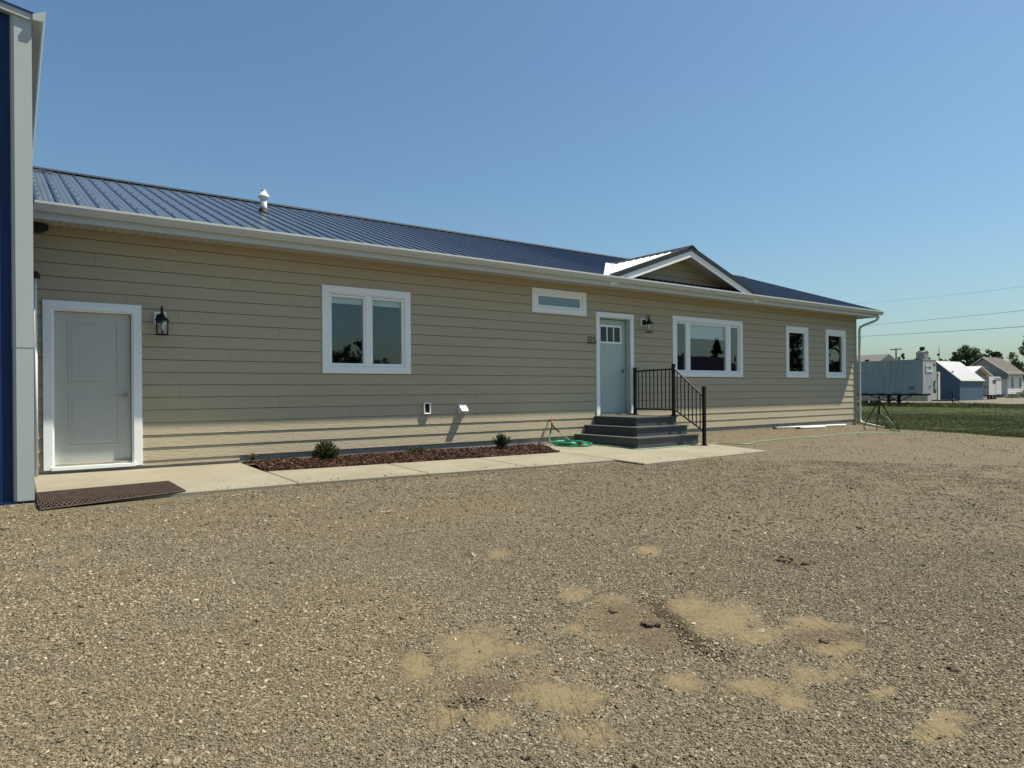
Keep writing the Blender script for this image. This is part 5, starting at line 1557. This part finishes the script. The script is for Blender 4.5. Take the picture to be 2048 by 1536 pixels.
for (a, b) in ((119.5, 120.2), (122.7, 123.4)):
    w_ = MB().box(a - .1, b + .1, HY0 - .06, HY0 - .036, 1.15, 2.75).build('window', 'house_white', wh)
    MB().box(a, b, HY0 - .075, HY0 - .061, 1.22, 1.92).box(a, b, HY0 - .075, HY0 - .061, 1.98, 2.68).build('pane', 'far_glass', w_)
MB().prism([(HY0 - .6, 2.62), (HY0 + 3.0, 2.95), (HY0 + 3.0, 3.05), (HY0 - .6, 2.72)], 'x', HX0 - 1.6, HX0 - .01).build('porch_roof', 'shingle_grey', wh)
setloc(wh, (121, HYR, tg))
ga = thing('garage', 'small garage with pale roof and tan gable between shed and house', 'garage')
MB().prism([(100.9, tg), (107.8, tg), (107.8, 2.85), (104.35, 3.98), (100.9, 2.85)], 'y', 26.2, 34).build('wall', 'tan_wall', ga)
MB().prism([(100.3, 2.66), (104.35, 4.00), (108.4, 2.66), (108.4, 2.78), (104.35, 4.12), (100.3, 2.78)], 'y', 25.6, 34.4).build('roof', 'shed_white_roof', ga)
MB().box(102.2, 106.4, 26.16, 26.198, tg, 2.1).build('door', 'camper_cream', ga)
setloc(ga, (104.3, 30, tg))
fr_ = thing('far_building', 'low far building with grey shingle roof above the trailer', 'building')
MB().box(111, 122, 43.4, 62, tg, 4.6).build('wall', 'camper_cream', fr_)
rf = MB().prism([(110.2, 4.45), (116.5, 6.9), (122.8, 4.45)], 'y', 43.1, 62.5).build('roof', 'shingle_grey', fr_)
for yy in (49.0, 47.0, 45.0): MB().box(113.5, 113.9, yy, yy + .6, 5.75, 6.0).build('roof_vent', 'chassis', rf)
setloc(fr_, (116, 51, tg))
ck = thing('rooftop_cooler', 'square grey rooftop unit with round cap above the trailer front', 'chimney')
MB().box(112.3, 113.7, 36.0, 37.2, tg, 6.75).build('stack', 'grey_block', ck)
MB().prism([(112.2, 6.75), (113.8, 6.75), (113.3, 6.98), (112.7, 6.98)], 'y', 35.95, 37.25).build('cap', 'grey_block', ck)
MB().lathe([(.26, 0), (.28, .15), (.36, .2), (.36, .6), (.1, .66)], (113.0, 36.6, 6.95), 12).build('turbine', 'chassis', ck)
setloc(ck, (113, 36.6, tg))
up = thing('utility_pole', 'wooden utility pole with crossarm and transformer beyond the trailer', 'pole')
MB().tube([(146.33, 55.57, tg), (146.33, 55.57, 9.45)], [.17, .13], 8).build('pole', 'wood_pole', up)
MB().box(146.2, 146.4, 54.5, 56.7, 9.15, 9.32).build('crossarm', 'wood_pole', up)
MB().tube([(146.2, 54.95, 6.6), (146.2, 54.95, 7.7)], .3, 8).build('transformer', 'grey_block', up)
for yy in (54.6, 55.1, 56.5): MB().tube([(146.3, yy, 9.32), (146.3, yy, 9.5)], .05, 6).build('insulator', 'grey_block', up)
setloc(up, (146.33, 55.57, tg))
def wire(a, b, lab, rad):
    a, b = Vector(a), Vector(b); d = b - a; a2 = a - d * 1.2; b2 = b + d * .9
    P = []
    for k in range(25):
        f = k / 24; p = a2.lerp(b2, f); fa = (f * 3.1 - 1.2); p.z -= 0.0; p.z += .18 * (fa * (fa - 1)); P.append(p)
    tag(MB().tube(P, rad, 5).build('power_line', 'wire'), lab, 'power line', 'overhead wires right of the house')
wire((100.16, 39.81, 8.86), (71.8, 11.0, 6.55), 'lowest overhead wire right of the house', .022)
wire((100.17, 39.8, 10.4), (71.81, 11.0, 7.96), 'middle overhead wire right of the house', .016)
wire((72.7, 22.74, 10.17), (53.87, 5.55, 7.84), 'topmost faint overhead wire right of the house', .006)
house.location = (0, 0, 0)
setloc(house, (10.7, 4.4, 0))
